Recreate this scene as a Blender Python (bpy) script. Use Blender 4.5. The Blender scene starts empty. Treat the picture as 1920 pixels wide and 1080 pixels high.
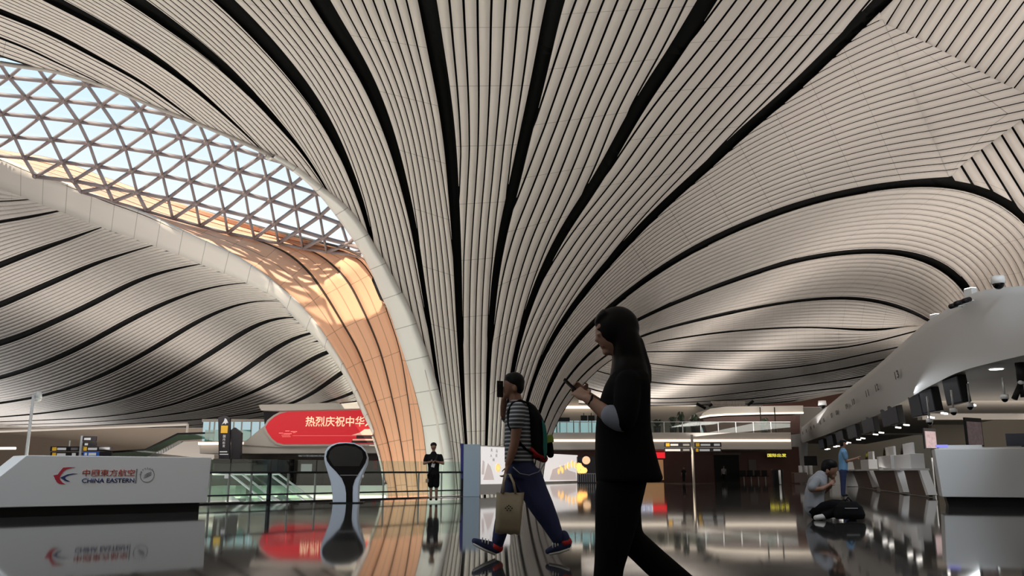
import bpy, bmesh, math, random
import numpy as np
from mathutils import Vector, Matrix
random.seed(7)
S = bpy.context.scene
COL = S.collection
W, H, F = 1920, 1080, 1600.0
CAMZ = 0.75
PITCH = math.atan(345 / F)
SP, CP = math.sin(PITCH), math.cos(PITCH)

# ---------------------------------------------------------------- camera
cam = bpy.data.cameras.new('camera'); cam_o = bpy.data.objects.new('camera', cam); COL.objects.link(cam_o)
cam.sensor_width = 36; cam.lens = 36 * F / W; cam.clip_end = 1000; cam.clip_start = 0.05
cam_o.location = (0, 0, CAMZ); cam_o.rotation_euler = (math.pi / 2 + PITCH, 0, 0)
S.camera = cam_o
S.view_settings.view_transform = 'Standard'; S.view_settings.look = 'None'
S.view_settings.gamma = 1; S.view_settings.exposure = 0; S.view_settings.use_curve_mapping = False

def at(px, py, Y):
    x = (px - 960) / F; v = (540 - py) / F
    d = (x, CP - v * SP, SP + v * CP); t = Y / d[1]
    return Vector((d[0] * t, Y, CAMZ + d[2] * t))
def on_floor(px, py, z=0.0):
    x = (px - 960) / F; v = (540 - py) / F
    d = (x, CP - v * SP, SP + v * CP); t = (z - CAMZ) / d[2]
    return Vector((d[0] * t, d[1] * t, z))

# ---------------------------------------------------------------- materials
def mat(name, col, rough=0.5, metal=0.0, emit=None, estr=1.0, spec=0.5, noise=0.0, nscale=8.0):
    m = bpy.data.materials.new(name); m.use_nodes = True
    b = m.node_tree.nodes['Principled BSDF']
    b.inputs['Base Color'].default_value = (*col, 1); b.inputs['Roughness'].default_value = rough
    b.inputs['Metallic'].default_value = metal; b.inputs['Specular IOR Level'].default_value = spec
    if emit:
        b.inputs['Emission Color'].default_value = (*emit, 1); b.inputs['Emission Strength'].default_value = estr
    if noise:
        nt = m.node_tree; n = nt.nodes.new('ShaderNodeTexNoise'); n.inputs['Scale'].default_value = nscale
        tc = nt.nodes.new('ShaderNodeTexCoord'); nt.links.new(tc.outputs['Object'], n.inputs['Vector'])
        r = nt.nodes.new('ShaderNodeMix'); r.data_type = 'RGBA'
        r.inputs['A'].default_value = (*[c * (1 - noise) for c in col], 1); r.inputs['B'].default_value = (*[min(1, c * (1 + noise)) for c in col], 1)
        nt.links.new(n.outputs['Fac'], r.inputs['Factor']); nt.links.new(r.outputs['Result'], b.inputs['Base Color'])
    return m

def panel_mat(name, col, joint=2.4, jw=0.02, jdark=0.55, ulines=None, rough=0.55):
    """Cladding: UV.y is metres along the panel run (cross joints); UV.x counts ribs (dark / fine lines)."""
    m = mat(name, col, rough); nt = m.node_tree; b = nt.nodes['Principled BSDF']
    uv = nt.nodes.new('ShaderNodeUVMap'); sep = nt.nodes.new('ShaderNodeSeparateXYZ'); nt.links.new(uv.outputs['UV'], sep.inputs[0])
    def math_(op, a, bb=None):
        n = nt.nodes.new('ShaderNodeMath'); n.operation = op
        for i, s in enumerate((a, bb)):
            if s is None: continue
            if isinstance(s, (int, float)): n.inputs[i].default_value = s
            else: nt.links.new(s, n.inputs[i])
        return n.outputs[0]
    fac = math_('LESS_THAN', math_('FRACT', math_('DIVIDE', sep.outputs['Y'], joint)), jw / joint)
    fac = math_('MULTIPLY', fac, jdark)
    # slight tone change from panel to panel
    n = nt.nodes.new('ShaderNodeTexNoise'); n.inputs['Scale'].default_value = 0.35
    tc = nt.nodes.new('ShaderNodeTexCoord'); nt.links.new(tc.outputs['Object'], n.inputs['Vector'])
    if ulines:
        for (mult, wid, dark) in ulines:
            d = math_('ABSOLUTE', math_('SUBTRACT', math_('FRACT', math_('ADD', math_('MULTIPLY', sep.outputs['X'], mult), 0.5)), 0.5))
            fac = math_('MAXIMUM', fac, math_('MULTIPLY', math_('LESS_THAN', d, wid * mult), dark))
    tone = nt.nodes.new('ShaderNodeMix'); tone.data_type = 'RGBA'
    tone.inputs['A'].default_value = (*[c * 0.95 for c in col], 1); tone.inputs['B'].default_value = (*[min(1, c * 1.04) for c in col], 1)
    nt.links.new(n.outputs['Fac'], tone.inputs['Factor'])
    mx = nt.nodes.new('ShaderNodeMix'); mx.data_type = 'RGBA'
    nt.links.new(fac, mx.inputs['Factor']); nt.links.new(tone.outputs['Result'], mx.inputs['A']); mx.inputs['B'].default_value = (0.03, 0.02, 0.015, 1)
    nt.links.new(mx.outputs['Result'], b.inputs['Base Color'])
    return m

M = {}
M['panel'] = panel_mat('ceiling_panel', (0.74, 0.672, 0.615))
M['lip'] = panel_mat('white_edge_panel', (0.80, 0.775, 0.735), joint=1.45, jw=0.035, jdark=0.5)
M['rim'] = panel_mat('arch_edge_panel', (0.78, 0.72, 0.67), joint=1.5, jw=0.04, jdark=0.45)
M['orange'] = panel_mat('orange_panel', (0.86, 0.46, 0.285), joint=2.0, jw=0.03, jdark=0.5, ulines=[(1, 0.045, 0.97), (2, 0.02, 0.45)])  # one orange base colour for the whole inner face, with dark rib lines
M['black_gap'] = mat('black_void', (0.012, 0.012, 0.012), 0.9, spec=0.1)
M['steel_frame'] = mat('brown_grey_steel', (0.30, 0.235, 0.23), 0.55)
M['white'] = mat('white_lacquer', (0.78, 0.79, 0.80), 0.35)
M['offwhite'] = mat('offwhite_wall', (0.66, 0.60, 0.53), 0.6, noise=0.03, nscale=0.4)
M['grey'] = mat('grey_metal', (0.45, 0.45, 0.45), 0.4, 0.3)
M['dark'] = mat('dark_plastic', (0.010, 0.010, 0.011), 0.5, spec=0.25)
M['blackgloss'] = mat('black_glass', (0.003, 0.003, 0.0035), 0.10, spec=0.2)
M['steel'] = mat('brushed_steel', (0.62, 0.62, 0.62), 0.28, 1.0)

# ---------------------------------------------------------------- mesh helper
class MB:
    def __init__(s): s.v = []; s.f = []; s.uv = []; s.mi = []
    def vert(s, p): s.v.append(Vector(p)); return len(s.v) - 1
    def face(s, idx, uvs=None, mi=0): s.f.append(tuple(idx)); s.uv.append(uvs); s.mi.append(mi)
    def poly(s, pts, uvs=None, mi=0): s.face([s.vert(p) for p in pts], uvs, mi)
    def box(s, c, size, rot=None, taper=1.0, mi=0):
        c = Vector(c); hx, hy, hz = [k / 2 for k in size]
        R = rot if rot is not None else Matrix.Identity(3)
        ids = []
        for z in (-1, 1):
            k = taper if z > 0 else 1.0
            for x, y in ((-1, -1), (1, -1), (1, 1), (-1, 1)):
                ids.append(s.vert(c + R @ Vector((x * hx * k, y * hy * k, z * hz))))
        a = ids
        for q in ((0, 3, 2, 1), (4, 5, 6, 7), (0, 1, 5, 4), (1, 2, 6, 5), (2, 3, 7, 6), (3, 0, 4, 7)): s.face([a[i] for i in q], mi=mi)
    def tube(s, pts, rad, n=10, caps=True, flat=None, mi=0, axis=None):
        """swept tube; rad a number or list; flat=(axis, k) squashes along a world axis"""
        pts = [Vector(p) for p in pts]; rads = rad if isinstance(rad, (list, tuple)) else [rad] * len(pts)
        rings = []; prev = None
        for i, p in enumerate(pts):
            t = (pts[min(i + 1, len(pts) - 1)] - pts[max(i - 1, 0)])
            if t.length < 1e-9: t = Vector((0, 0, 1))
            t.normalize()
            if axis is not None:
                a = axis - t * axis.dot(t); a = a.normalized() if a.length > 1e-3 else t.orthogonal().normalized()
            elif prev is None:
                ref = Vector((0, 0, 1)) if abs(t.z) < 0.9 else Vector((0, 1, 0))
                a = t.cross(ref).normalized()
            else:
                a = (prev - t * prev.dot(t))
                a = a.normalized() if a.length > 1e-6 else t.orthogonal().normalized()
            prev = a; b = t.cross(a)
            ra = rads[i]; r1, r2 = ra if isinstance(ra, (tuple, list)) else (ra, ra)
            rings.append([s.vert(p + a * (math.cos(2 * math.pi * k / n) * r1) + b * (math.sin(2 * math.pi * k / n) * r2)) for k in range(n)])
        for i in range(len(rings) - 1):
            for k in range(n):
                s.face((rings[i][k], rings[i][(k + 1) % n], rings[i + 1][(k + 1) % n], rings[i + 1][k]), mi=mi)
        if caps:
            s.face(rings[0][::-1], mi=mi); s.face(rings[-1], mi=mi)
    def loft(s, rings, closed=True, caps=True, mi=0):
        R = [[s.vert(p) for p in r] for r in rings]; n = len(R[0])
        for i in range(len(R) - 1):
            for k in range(n if closed else n - 1):
                s.face((R[i][k], R[i][(k + 1) % n], R[i + 1][(k + 1) % n], R[i + 1][k]), mi=mi)
        if caps and closed: s.face(R[0][::-1], mi=mi); s.face(R[-1], mi=mi)
    def ell(s, c, r, n=14, m=9, rot=None, mi=0):
        c = Vector(c); rings = []; R = rot if rot is not None else Matrix.Identity(3)
        top = s.vert(c + R @ Vector((0, 0, r[2]))); bot = s.vert(c - R @ Vector((0, 0, r[2])))
        for i in range(1, m):
            th = math.pi * i / m
            rings.append([s.vert(c + R @ Vector((r[0] * math.sin(th) * math.cos(2 * math.pi * k / n), r[1] * math.sin(th) * math.sin(2 * math.pi * k / n), r[2] * math.cos(th)))) for k in range(n)])
        for k in range(n):
            s.face((top, rings[0][k], rings[0][(k + 1) % n]), mi=mi); s.face((bot, rings[-1][(k + 1) % n], rings[-1][k]), mi=mi)
        for i in range(len(rings) - 1):
            for k in range(n): s.face((rings[i][k], rings[i + 1][k], rings[i + 1][(k + 1) % n], rings[i][(k + 1) % n]), mi=mi)
    def prism(s, pts2, fr, th, mi=0):
        """outline pts2 (a,b) in the frame fr=(origin, A, B, N) thickened by th along N"""
        o, A, B, N = fr
        f = [o + A * a + B * b for a, b in pts2]; g = [p + N * th for p in f]
        i0 = [s.vert(p) for p in f]; i1 = [s.vert(p) for p in g]; n = len(f)
        s.face(i0[::-1], mi=mi); s.face(i1, mi=mi)
        for k in range(n): s.face((i0[k], i0[(k + 1) % n], i1[(k + 1) % n], i1[k]), mi=mi)
    def build(s, name, m, parent=None, smooth=False, fix=True, bevel=0.0, solid=0.0, keep_normals=False, cam=False, rim=0):
        me = bpy.data.meshes.new(name); me.from_pydata([tuple(p) for p in s.v], [], s.f)
        if any(u for u in s.uv):
            l = me.uv_layers.new(name='UVMap'); k = 0
            for fi, f in enumerate(s.f):
                u = s.uv[fi]
                for j in range(len(f)):
                    if u: l.data[k].uv = u[j]
                    k += 1
        for mm in (m if isinstance(m, (list, tuple)) else [m]): me.materials.append(mm)
        if isinstance(m, (list, tuple)): me.polygons.foreach_set('material_index', s.mi)
        if fix and not keep_normals:
            bm = bmesh.new(); bm.from_mesh(me); bmesh.ops.recalc_face_normals(bm, faces=bm.faces); bm.to_mesh(me); bm.free()
        if cam:        # open shells: front side towards the hall, thickness away from it
            bm = bmesh.new(); bm.from_mesh(me); e = Vector((0, 0, CAMZ)); bm.normal_update()
            bmesh.ops.reverse_faces(bm, faces=[f for f in bm.faces if f.normal.dot(e - f.calc_center_median()) < 0]); bm.to_mesh(me); bm.free()
        if smooth: me.polygons.foreach_set('use_smooth', [True] * len(me.polygons))
        me.update()
        o = bpy.data.objects.new(name, me); COL.objects.link(o)
        if parent is not None:
            o.parent = parent; o.matrix_parent_inverse = Matrix.Translation(parent.location).inverted() if parent.rotation_euler[2] == 0 else parent.matrix_basis.inverted()
        if bevel: b = o.modifiers.new('bevel', 'BEVEL'); b.width = bevel; b.segments = 2; b.limit_method = 'ANGLE'
        if solid: q = o.modifiers.new('solid', 'SOLIDIFY'); q.thickness = solid; q.offset = -1; q.material_offset_rim = rim
        return o

def tag(o, label=None, cat=None, group=None, kind=None):
    if label: o['label'] = label
    if cat: o['category'] = cat
    if group: o['group'] = group
    if kind: o['kind'] = kind
    return o
def struct(o, label=None, cat=None):
    o['kind'] = 'structure'
    if label: o['label'] = label
    if cat: o['category'] = cat
    return o
def thing(name, loc, label, cat, group=None):
    o = bpy.data.objects.new(name, None); o.location = loc; o.empty_display_size = 0.2; COL.objects.link(o)
    return tag(o, label, cat, group)

# ---------------------------------------------------------------- curves and depth fields
def smooth_curve(pts, n=200):
    """Catmull-Rom (centripetal-ish) through control rows, resampled evenly by image arc length."""
    P = np.array(pts, float); m = len(P)
    ext = np.vstack([2 * P[0] - P[1], P, 2 * P[-1] - P[-2]])
    out = []
    for i in range(1, m):
        p0, p1, p2, p3 = ext[i - 1], ext[i], ext[i + 1], ext[i + 2]
        l1 = np.linalg.norm((p2 - p1)[:2]) + 1e-9
        l0 = np.linalg.norm((p1 - p0)[:2]) + 1e-9; l2 = np.linalg.norm((p3 - p2)[:2]) + 1e-9
        m1 = ((p1 - p0) / l0 * l1 + (p2 - p1) * l0 / l1 * (l1 / l0) * 1.0) * 0.5 if False else (( (p1-p0)/l0*l1*l1/(l0+l1) + (p2-p1)/l1*l1*l0/(l0+l1) ))
        m2 = ((p2 - p1) / l1 * l1 * l2 / (l1 + l2) + (p3 - p2) / l2 * l1 * l1 / (l1 + l2))
        for t in np.linspace(0, 1, 24, endpoint=False):
            t2, t3 = t * t, t * t * t
            out.append((2 * t3 - 3 * t2 + 1) * p1 + (t3 - 2 * t2 + t) * m1 + (-2 * t3 + 3 * t2) * p2 + (t3 - t2) * m2)
    out.append(P[-1]); out = np.array(out)
    s = np.concatenate([[0], np.cumsum(np.linalg.norm(np.diff(out[:, :2], axis=0), axis=1))])
    q = np.linspace(0, s[-1], n)
    R = np.stack([np.interp(q, s, out[:, k]) for k in range(out.shape[1])], 1)
    if n >= 200:      # even out the tracing jitter, ends kept
        for _ in range(14 if n == 240 else 4):
            R[1:-1] = R[1:-1] * 0.4 + (R[:-2] + R[2:]) * 0.3
            for w in (4,):
                if n == 240: R[w:-w] = R[w:-w] * 0.5 + (R[:-2 * w] + R[2 * w:]) * 0.25
    return R

class Depth:
    """smooth thin-plate interpolation of log distance over anchors (px, py, Y)"""
    def __init__(s, anchors, reg=1e-4):
        A = np.array(anchors, float); s.c = A[:, :2] / 1000.0; n = len(A)
        K = s.phi(s.c, s.c) + reg * np.eye(n); P = np.hstack([np.ones((n, 1)), s.c])
        m = np.zeros((n + 3, n + 3)); m[:n, :n] = K; m[:n, n:] = P; m[n:, :n] = P.T
        s.w = np.linalg.solve(m, np.concatenate([np.log(A[:, 2]), np.zeros(3)]))
    @staticmethod
    def phi(a, b):
        r = np.linalg.norm(a[:, None] - b[None], axis=2); return np.where(r > 1e-9, r * r * np.log(r + 1e-12), 0)
    def __call__(s, pts):
        q = np.asarray(pts, float)[:, :2] / 1000.0
        return np.exp(np.hstack([s.phi(q, s.c), np.ones((len(q), 1)), q]) @ s.w)

def unproject(P2, Y):
    x = (P2[:, 0] - 960) / F; v = (540 - P2[:, 1]) / F
    dy = CP - v * SP; t = Y / dy
    return np.stack([x * t, Y, CAMZ + (SP + v * CP) * t], 1)

def offset_edge(C, side):
    """edge of a dark band: its centre curve (x, y, width) moved half its width to one side"""
    T = np.gradient(C[:, :2], axis=0); T /= np.linalg.norm(T, axis=1)[:, None] + 1e-9
    N = np.stack([-T[:, 1], T[:, 0]], 1)
    return C[:, :2] + side * N * (C[:, 2:3] / 2)

def cut_param(P, keep):
    """fraction range of a polyline inside the kept region (one contiguous run)"""
    k = keep(P) > 0; idx = np.where(k)[0]
    if len(idx) < 2: return None
    return idx[0], idx[-1]

def resample(P, a, b, n):
    q = np.linspace(a, b, n); i = np.arange(len(P))
    return np.stack([np.interp(q, i, P[:, k]) for k in range(P.shape[1])], 1)

def bay(mb, back, A, B, N, depth, anchor='C', gap=0.17, keep=None, ns=44, push=1.0, v0=0.0):
    """One ceiling bay between the dark bands A and B (centre curves x,y,width).  Real panel strips with open
    joints go in mb, the black void behind them in back."""
    n = len(A); L = offset_edge(A, bay.side); R = offset_edge(B, -bay.side)
    t = np.linspace(0, 1, n); Nt = np.interp(t, [q[0] for q in N], [q[1] for q in N])
    mid3 = unproject((L + R) / 2, depth((L + R) / 2)); vlen = np.concatenate([[0], np.cumsum(np.linalg.norm(np.diff(mid3, axis=0), axis=1))]) + v0
    lim = int(math.ceil(Nt.max())) + 1
    ks = range(-lim, lim) if anchor == 'C' else range(0, lim)
    for k in ks:
        if anchor == 'C': a, b = 0.5 + k / Nt, 0.5 + (k + 1) / Nt
        elif anchor == 'L': a, b = k / Nt, (k + 1) / Nt
        else: a, b = 1 - (k + 1) / Nt, 1 - k / Nt
        g = gap / (2 * Nt)
        lo = np.clip(np.where(a > 0, a + g, a), 0, 1); hi = np.clip(np.where(b < 1, b - g, b), 0, 1)
        if ((hi - lo) < 0.004).all(): continue
        ok = np.where((hi - lo) > 0.002)[0]
        s0, s1 = ok[0], ok[-1]
        if s1 - s0 < 2: continue
        El = np.concatenate([L + (R - L) * lo[:, None], vlen[:, None]], 1)[s0:s1 + 1]; Eh = np.concatenate([L + (R - L) * hi[:, None], vlen[:, None]], 1)[s0:s1 + 1]
        if keep is not None:
            El, Eh = resample(El, 0, len(El) - 1, 240), resample(Eh, 0, len(Eh) - 1, 240)
            dl, dh = keep(El), keep(Eh); ins = np.where((dl > 0) | (dh > 0))[0]
            if len(ins) < 3: continue
            for r in ins:          # trim each cross-section at the boundary
                if dl[r] <= 0: El[r] = El[r] + (Eh[r] - El[r]) * (dl[r] / (dl[r] - dh[r]))
                elif dh[r] <= 0: Eh[r] = Eh[r] + (El[r] - Eh[r]) * (dh[r] / (dh[r] - dl[r]))
            El, Eh = El[ins[0]:ins[-1] + 1], Eh[ins[0]:ins[-1] + 1]; m = max(3, int(ns * len(ins) / 240) + 3)
        else: m = max(3, int(ns * len(El) / n) + 2)
        Pl, Ph = resample(El, 0, len(El) - 1, m), resample(Eh, 0, len(Eh) - 1, m)
        pl, ph = unproject(Pl, depth(Pl) * push), unproject(Ph, depth(Ph) * push)
        il = [mb.vert(p) for p in pl]; ih = [mb.vert(p) for p in ph]
        for j in range(m - 1):
            mb.face((il[j], ih[j], ih[j + 1], il[j + 1]), [(k + .1, Pl[j, 2]), (k + .9, Ph[j, 2]), (k + .9, Ph[j + 1, 2]), (k + .1, Pl[j + 1, 2])])
    # the void: a continuous dark skin between the band centres
    m = 60; nn = 7; rows = []
    for s in np.linspace(-0.07, 1.07, nn):
        E = A[:, :2] + (B[:, :2] - A[:, :2]) * s
        c = (0, n - 1) if keep is None else cut_param(E, keep)
        rows.append(None if c is None else resample(E, *c, m))
    for r0, r1 in zip(rows, rows[1:]):
        if r0 is None or r1 is None: continue
        p0, p1 = unproject(r0, depth(r0) * push * 1.016), unproject(r1, depth(r1) * push * 1.016)
        i0 = [back.vert(p) for p in p0]; i1 = [back.vert(p) for p in p1]
        for j in range(m - 1): back.face((i0[j], i1[j], i1[j + 1], i0[j + 1]))
bay.side = 1

WALLS = []      # (px, py, Y) samples of the orange wall, so that the skylight can sit on it
# ================================================================ the roof: fan vault, right hall ceiling, left hall ceiling
NEAR = Depth([
 (-120, 20, 30), (0, 22, 29.5), (0, 118, 34.5), (-120, 90, 33.5), (200, 163, 35.6), (283, 197, 36.0), (433, 257, 36.0), (583, 350, 35.5), (682, 440, 35.1), (757, 571, 35.4), (820, 752, 35.8), (845, 900, 36.1),
 (100, 0, 28.2), (257, 0, 27.6), (423, 0, 27.3), (600, 0, 27.2), (802, 0, 27.2), (1040, 0, 27.4), (1325, 0, 28.0), (800, -60, 25.2), (300, -60, 25.6), (1300, -60, 26),
 (300, 110, 31.2), (520, 107, 30.6), (640, 70, 29.2), (687, 140, 30.4), (840, 233, 31.4), (997, 200, 31.0), (1207, 180, 31.2), (850, 357, 33.0), (963, 357, 33.2), (1110, 355, 34.2), (720, 277, 32.6),
 (857, 490, 34.5), (937, 465, 34.5), (1032, 482, 35.3), (864, 655, 35.5), (917, 655, 35.5), (967, 650, 35.8), (874, 830, 36), (912, 830, 36), (950, 830, 36.2), (880, 940, 36.1), (945, 940, 36.2),
 (1652, 0, 29.5), (1700, -60, 27.5), (1435, 207, 33.6), (1210, 415, 36.0), (1057, 597, 36.4), (1002, 700, 36.4), (965, 940, 36.5),
 (1690, 344, 48.5), (1440, 402, 43.5), (1212, 520, 39.0), (1075, 642, 37.5), (1010, 772, 36.9), (985, 940, 36.9), (1915, 385, 51), (1998, 600, 50), (1990, 500, 51),
 (1900, 0, 30.8), (1900, -60, 28.8), (1915, 172, 40), (1915, 224, 43.5), (1700, 150, 37.5), (1600, 250, 40),
 (1652, 467, 61), (1440, 502, 53), (1250, 575, 45), (1122, 642, 40), (1045, 730, 37.9), (998, 940, 37.6), (1827, 543, 60), (1840, 600, 58),
 (1580, 556, 79), (1400, 580, 66), (1250, 615, 54), (1140, 662, 43.2), (1075, 715, 39.9), (1006, 940, 38.4), (1737, 593, 75), (1770, 620, 72),
 (1205, 646, 55), (1147, 666, 46.5), (1122, 687, 43.6), (1090, 722, 41.2), (1053, 763, 39.9), (1014, 900, 39.3),
 (1300, 630, 66), (1375, 621, 75), (1475, 614, 88), (1565, 615, 98), (1652, 621, 98), (1722, 604, 86), (1760, 640, 82)])
FAR = Depth([
 (1205, 646, 55), (1300, 630, 66), (1375, 621, 75), (1475, 614, 88), (1565, 615, 98), (1652, 621, 98), (1722, 604, 86), (1760, 640, 82),
 (1212, 659, 60), (1300, 657, 75), (1475, 657, 105), (1590, 652, 111), (1695, 627, 97), (1218, 682, 66), (1277, 688, 77), (1364, 694, 96), (1452, 693, 120), (1539, 681, 126), (1626, 662, 116), (1682, 652, 106),
 (1218, 717, 80), (1277, 722, 95), (1335, 723, 110), (1422, 716, 135), (1510, 704, 146), (1597, 688, 136), (1650, 677, 124), (1218, 748, 97), (1335, 743, 126), (1422, 733, 150), (1510, 723, 166), (1615, 706, 156),
 (1335, 757, 140), (1437, 747, 166), (1539, 731, 186), (1600, 726, 190), (1085, 690, 66), (1085, 722, 82), (1085, 756, 100), (1140, 700, 72)])
LEFT = Depth([
 (0, 354, 45.5), (-80, 330, 46), (108, 397, 45.5), (0, 415, 56), (192, 426, 45.2), (0, 497, 67), (125, 450, 53), (287, 460, 44.6), (0, 572, 81), (120, 517, 61), (375, 495, 44), (212, 550, 61), (0, 644, 100), (100, 605, 80),
 (460, 530, 43.3), (300, 572, 59), (150, 652, 88), (0, 709, 130), (512, 563, 43), (362, 607, 60), (225, 690, 95), (75, 744, 142), (0, 756, 160), (547, 592, 42.5), (465, 615, 52), (375, 675, 75), (225, 750, 128), (100, 773, 162), (0, 782, 182),
 (580, 622, 42.2), (490, 672, 58), (390, 735, 96), (275, 770, 142), (0, 791, 200), (612, 657, 41.8), (565, 687, 52), (465, 742, 86), (415, 762, 106), (340, 776, 136), (117, 795, 192), (640, 696, 41.4), (565, 752, 72), (667, 744, 41), (655, 760, 50), (600, 762, 66), (690, 790, 41), (-100, 800, 215), (0, 803, 215), (240, 790, 165)])

def C(*p): return smooth_curve(p, 240)
FB = [
 C((-100, 62, 2), (0, 104, 2), (60, 124, 2), (140, 160, 2), (240, 205, 2)),
 C((-120, 22, 5), (0, 71, 4.5), (60, 95, 4), (105, 117, 3), (180, 152, 2), (300, 215, 2)),
 C((-120, -30, 13), (0, 22, 11), (77, 53, 10), (137, 83, 9), (200, 118, 7), (257, 148, 6), (327, 198, 4.5), (365, 226, 2), (440, 280, 2), (500, 330, 2)),
 C((0, -52, 20), (103, 2, 19), (167, 35, 17), (277, 101, 13), (350, 153, 10), (430, 223, 5), (467, 257, 3), (500, 291, 2), (560, 348, 2), (620, 400, 2)),
 C((170, -52, 26), (257, 2, 24), (313, 42, 22), (383, 94, 18), (447, 151, 14), (527, 237, 10), (567, 284, 6), (600, 333, 4), (614, 360, 3), (655, 420, 2), (690, 490, 2)),
 C((350, -60, 30), (423, 2, 28), (500, 80, 26), (567, 160, 23), (607, 217, 19), (647, 297, 14), (670, 357, 12), (691, 420, 8), (701, 476, 4), (722, 540, 3), (750, 630, 2.5), (780, 740, 2)),
 C((560, -70, 38), (600, 2, 34), (643, 71, 30), (687, 142, 26), (717, 212, 22), (740, 278, 18), (758, 347, 14.5), (781, 450, 11), (790, 515, 9), (800, 580, 8.5), (810, 637, 7.5), (817, 697, 6.5), (827, 757, 5), (837, 815, 4), (846, 870, 3), (852, 950, 3)),
 C((787, -70, 38), (802, 2, 35), (815, 83, 32), (828, 152, 29), (840, 233, 25), (847, 300, 22), (850, 357, 21), (854, 415, 18), (858, 490, 16), (861, 600, 12.5), (864, 655, 10.5), (867, 730, 8), (871, 792, 6), (874, 830, 5), (882, 950, 4)),
 C((1062, -70, 38), (1040, 2, 34), (1018, 110, 29), (997, 202, 25), (977, 288, 22), (963, 354, 20), (950, 402, 19), (937, 465, 15), (927, 528, 13), (922, 600, 11.5), (917, 655, 9), (915, 717, 7), (914, 780, 6), (912, 830, 5), (908, 950, 4)),
 C((1368, -70, 36), (1325, 2, 33), (1287, 64, 30), (1250, 122, 27), (1207, 182, 26), (1160, 267, 22), (1110, 356, 20), (1070, 410, 18), (1037, 467, 16), (1013, 520, 13), (997, 553, 12), (983, 603, 11), (967, 652, 9.5), (960, 695, 8), (954, 740, 7), (948, 830, 5.5), (942, 950, 4)),
 C((1720, -70, 27), (1652, 2, 25), (1590, 66, 23), (1540, 116, 22), (1465, 188, 20), (1385, 252, 18.5), (1335, 306, 17), (1272, 358, 16), (1210, 417, 15), (1157, 475, 14), (1120, 514, 13.5), (1085, 560, 12), (1057, 597, 11), (1030, 636, 10), (1013, 675, 8.5), (1001, 702, 7.5), (987, 747, 6.5), (976, 800, 5.5), (968, 860, 4.5), (963, 950, 4)),
 C((1780, 338, 13), (1752, 339, 13), (1690, 344, 13), (1640, 350, 13), (1590, 360, 13), (1515, 378, 13), (1440, 403, 13), (1372, 432, 12.5), (1297, 467, 12), (1250, 497, 11.5), (1212, 521, 11), (1175, 550, 10.5), (1140, 577, 10), (1107, 607, 9.5), (1075, 642, 8.5), (1045, 682, 7.5), (1022, 735, 6), (1010, 772, 5), (1000, 805, 4.5), (989, 855, 4), (983, 950, 4)),
]
F10x = C((2000, 620, 26), (1998, 570, 28), (1985, 490, 28), (1960, 430, 28), (1915, 385, 26), (1877, 363, 20), (1840, 350, 16), (1802, 342, 14), (1752, 339, 13), (1690, 344, 13), (1640, 350, 13), (1590, 360, 13), (1515, 378, 13), (1440, 403, 13), (1372, 432, 12.5), (1297, 467, 12), (1250, 497, 11.5), (1212, 521, 11), (1175, 550, 10.5), (1140, 577, 10), (1107, 607, 9.5), (1075, 642, 8.5), (1045, 682, 7.5), (1022, 735, 6), (1010, 772, 5), (1000, 805, 4.5), (989, 855, 4), (983, 950, 4))
F11 = C((1845, 620, 10), (1838, 580, 10), (1827, 545, 14), (1815, 530, 20), (1790, 506, 21), (1752, 486, 15), (1715, 474, 11.5), (1652, 468, 10), (1565, 475, 9.5), (1502, 484, 9.5), (1440, 502, 9.5), (1400, 517, 9.5), (1325, 543, 9), (1250, 575, 8), (1187, 601, 7), (1140, 630, 6.5), (1115, 650, 6), (1077, 687, 5.5), (1045, 730, 5), (1020, 785, 4), (1006, 830, 3.5), (998, 950, 3))
F12 = C((1790, 640, 3), (1770, 612, 4), (1740, 594, 6), (1725, 590, 8.5), (1702, 579, 9), (1665, 566, 7.5), (1640, 560, 7), (1580, 557, 6), (1515, 561, 6), (1440, 572, 5.5), (1400, 580, 6), (1325, 596, 6), (1250, 615, 5.5), (1195, 630, 5), (1165, 644, 4.5), (1140, 662, 4), (1102, 690, 4), (1072, 722, 3.5), (1046, 762, 3), (1028, 800, 3), (1014, 845, 2.5), (1006, 950, 2))
F13n = C((1790, 632, 1.5), (1722, 604, 1.5), (1680, 617, 3), (1652, 621, 4), (1615, 620, 4), (1565, 615, 4), (1515, 613, 3.6), (1475, 614, 3.6), (1375, 621, 3.6), (1300, 630, 3.6), (1240, 639, 3.4), (1205, 646, 3), (1170, 655, 2), (1147, 667, 1), (1122, 688, 1), (1090, 723, 1), (1055, 765, 1), (1037, 800, 1), (1022, 850, 1), (1014, 950, 1))
F13f = C((1790, 632, 1.5), (1722, 604, 1.5), (1680, 617, 3), (1652, 621, 4), (1615, 620, 4), (1565, 615, 4), (1515, 613, 3.6), (1475, 614, 3.6), (1375, 621, 3.6), (1300, 630, 3.6), (1205, 646, 3), (1090, 668, 2))
F14 = C((1790, 600, 2), (1720, 620, 2.5), (1695, 627, 3), (1640, 641, 3), (1590, 652, 3), (1540, 656, 3), (1475, 657, 3), (1380, 658, 3), (1300, 659, 3), (1212, 660, 2.6), (1090, 664, 2))
F15 = C((1790, 630, 2), (1710, 645, 2.5), (1682, 652, 2.6), (1626, 663, 2.8), (1539, 682, 2.8), (1452, 693, 2.6), (1364, 694, 2.5), (1277, 688, 2.5), (1218, 682, 2.5), (1150, 674, 2), (1085, 664, 2))
F16 = C((1790, 640, 3), (1680, 668, 3), (1650, 677, 3), (1597, 688, 3), (1510, 704, 2.6), (1422, 716, 2.4), (1335, 722.5, 2.4), (1277, 721.5, 2.4), (1218, 717, 2.6), (1139, 702, 2.8), (1085, 686, 2.5))
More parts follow.
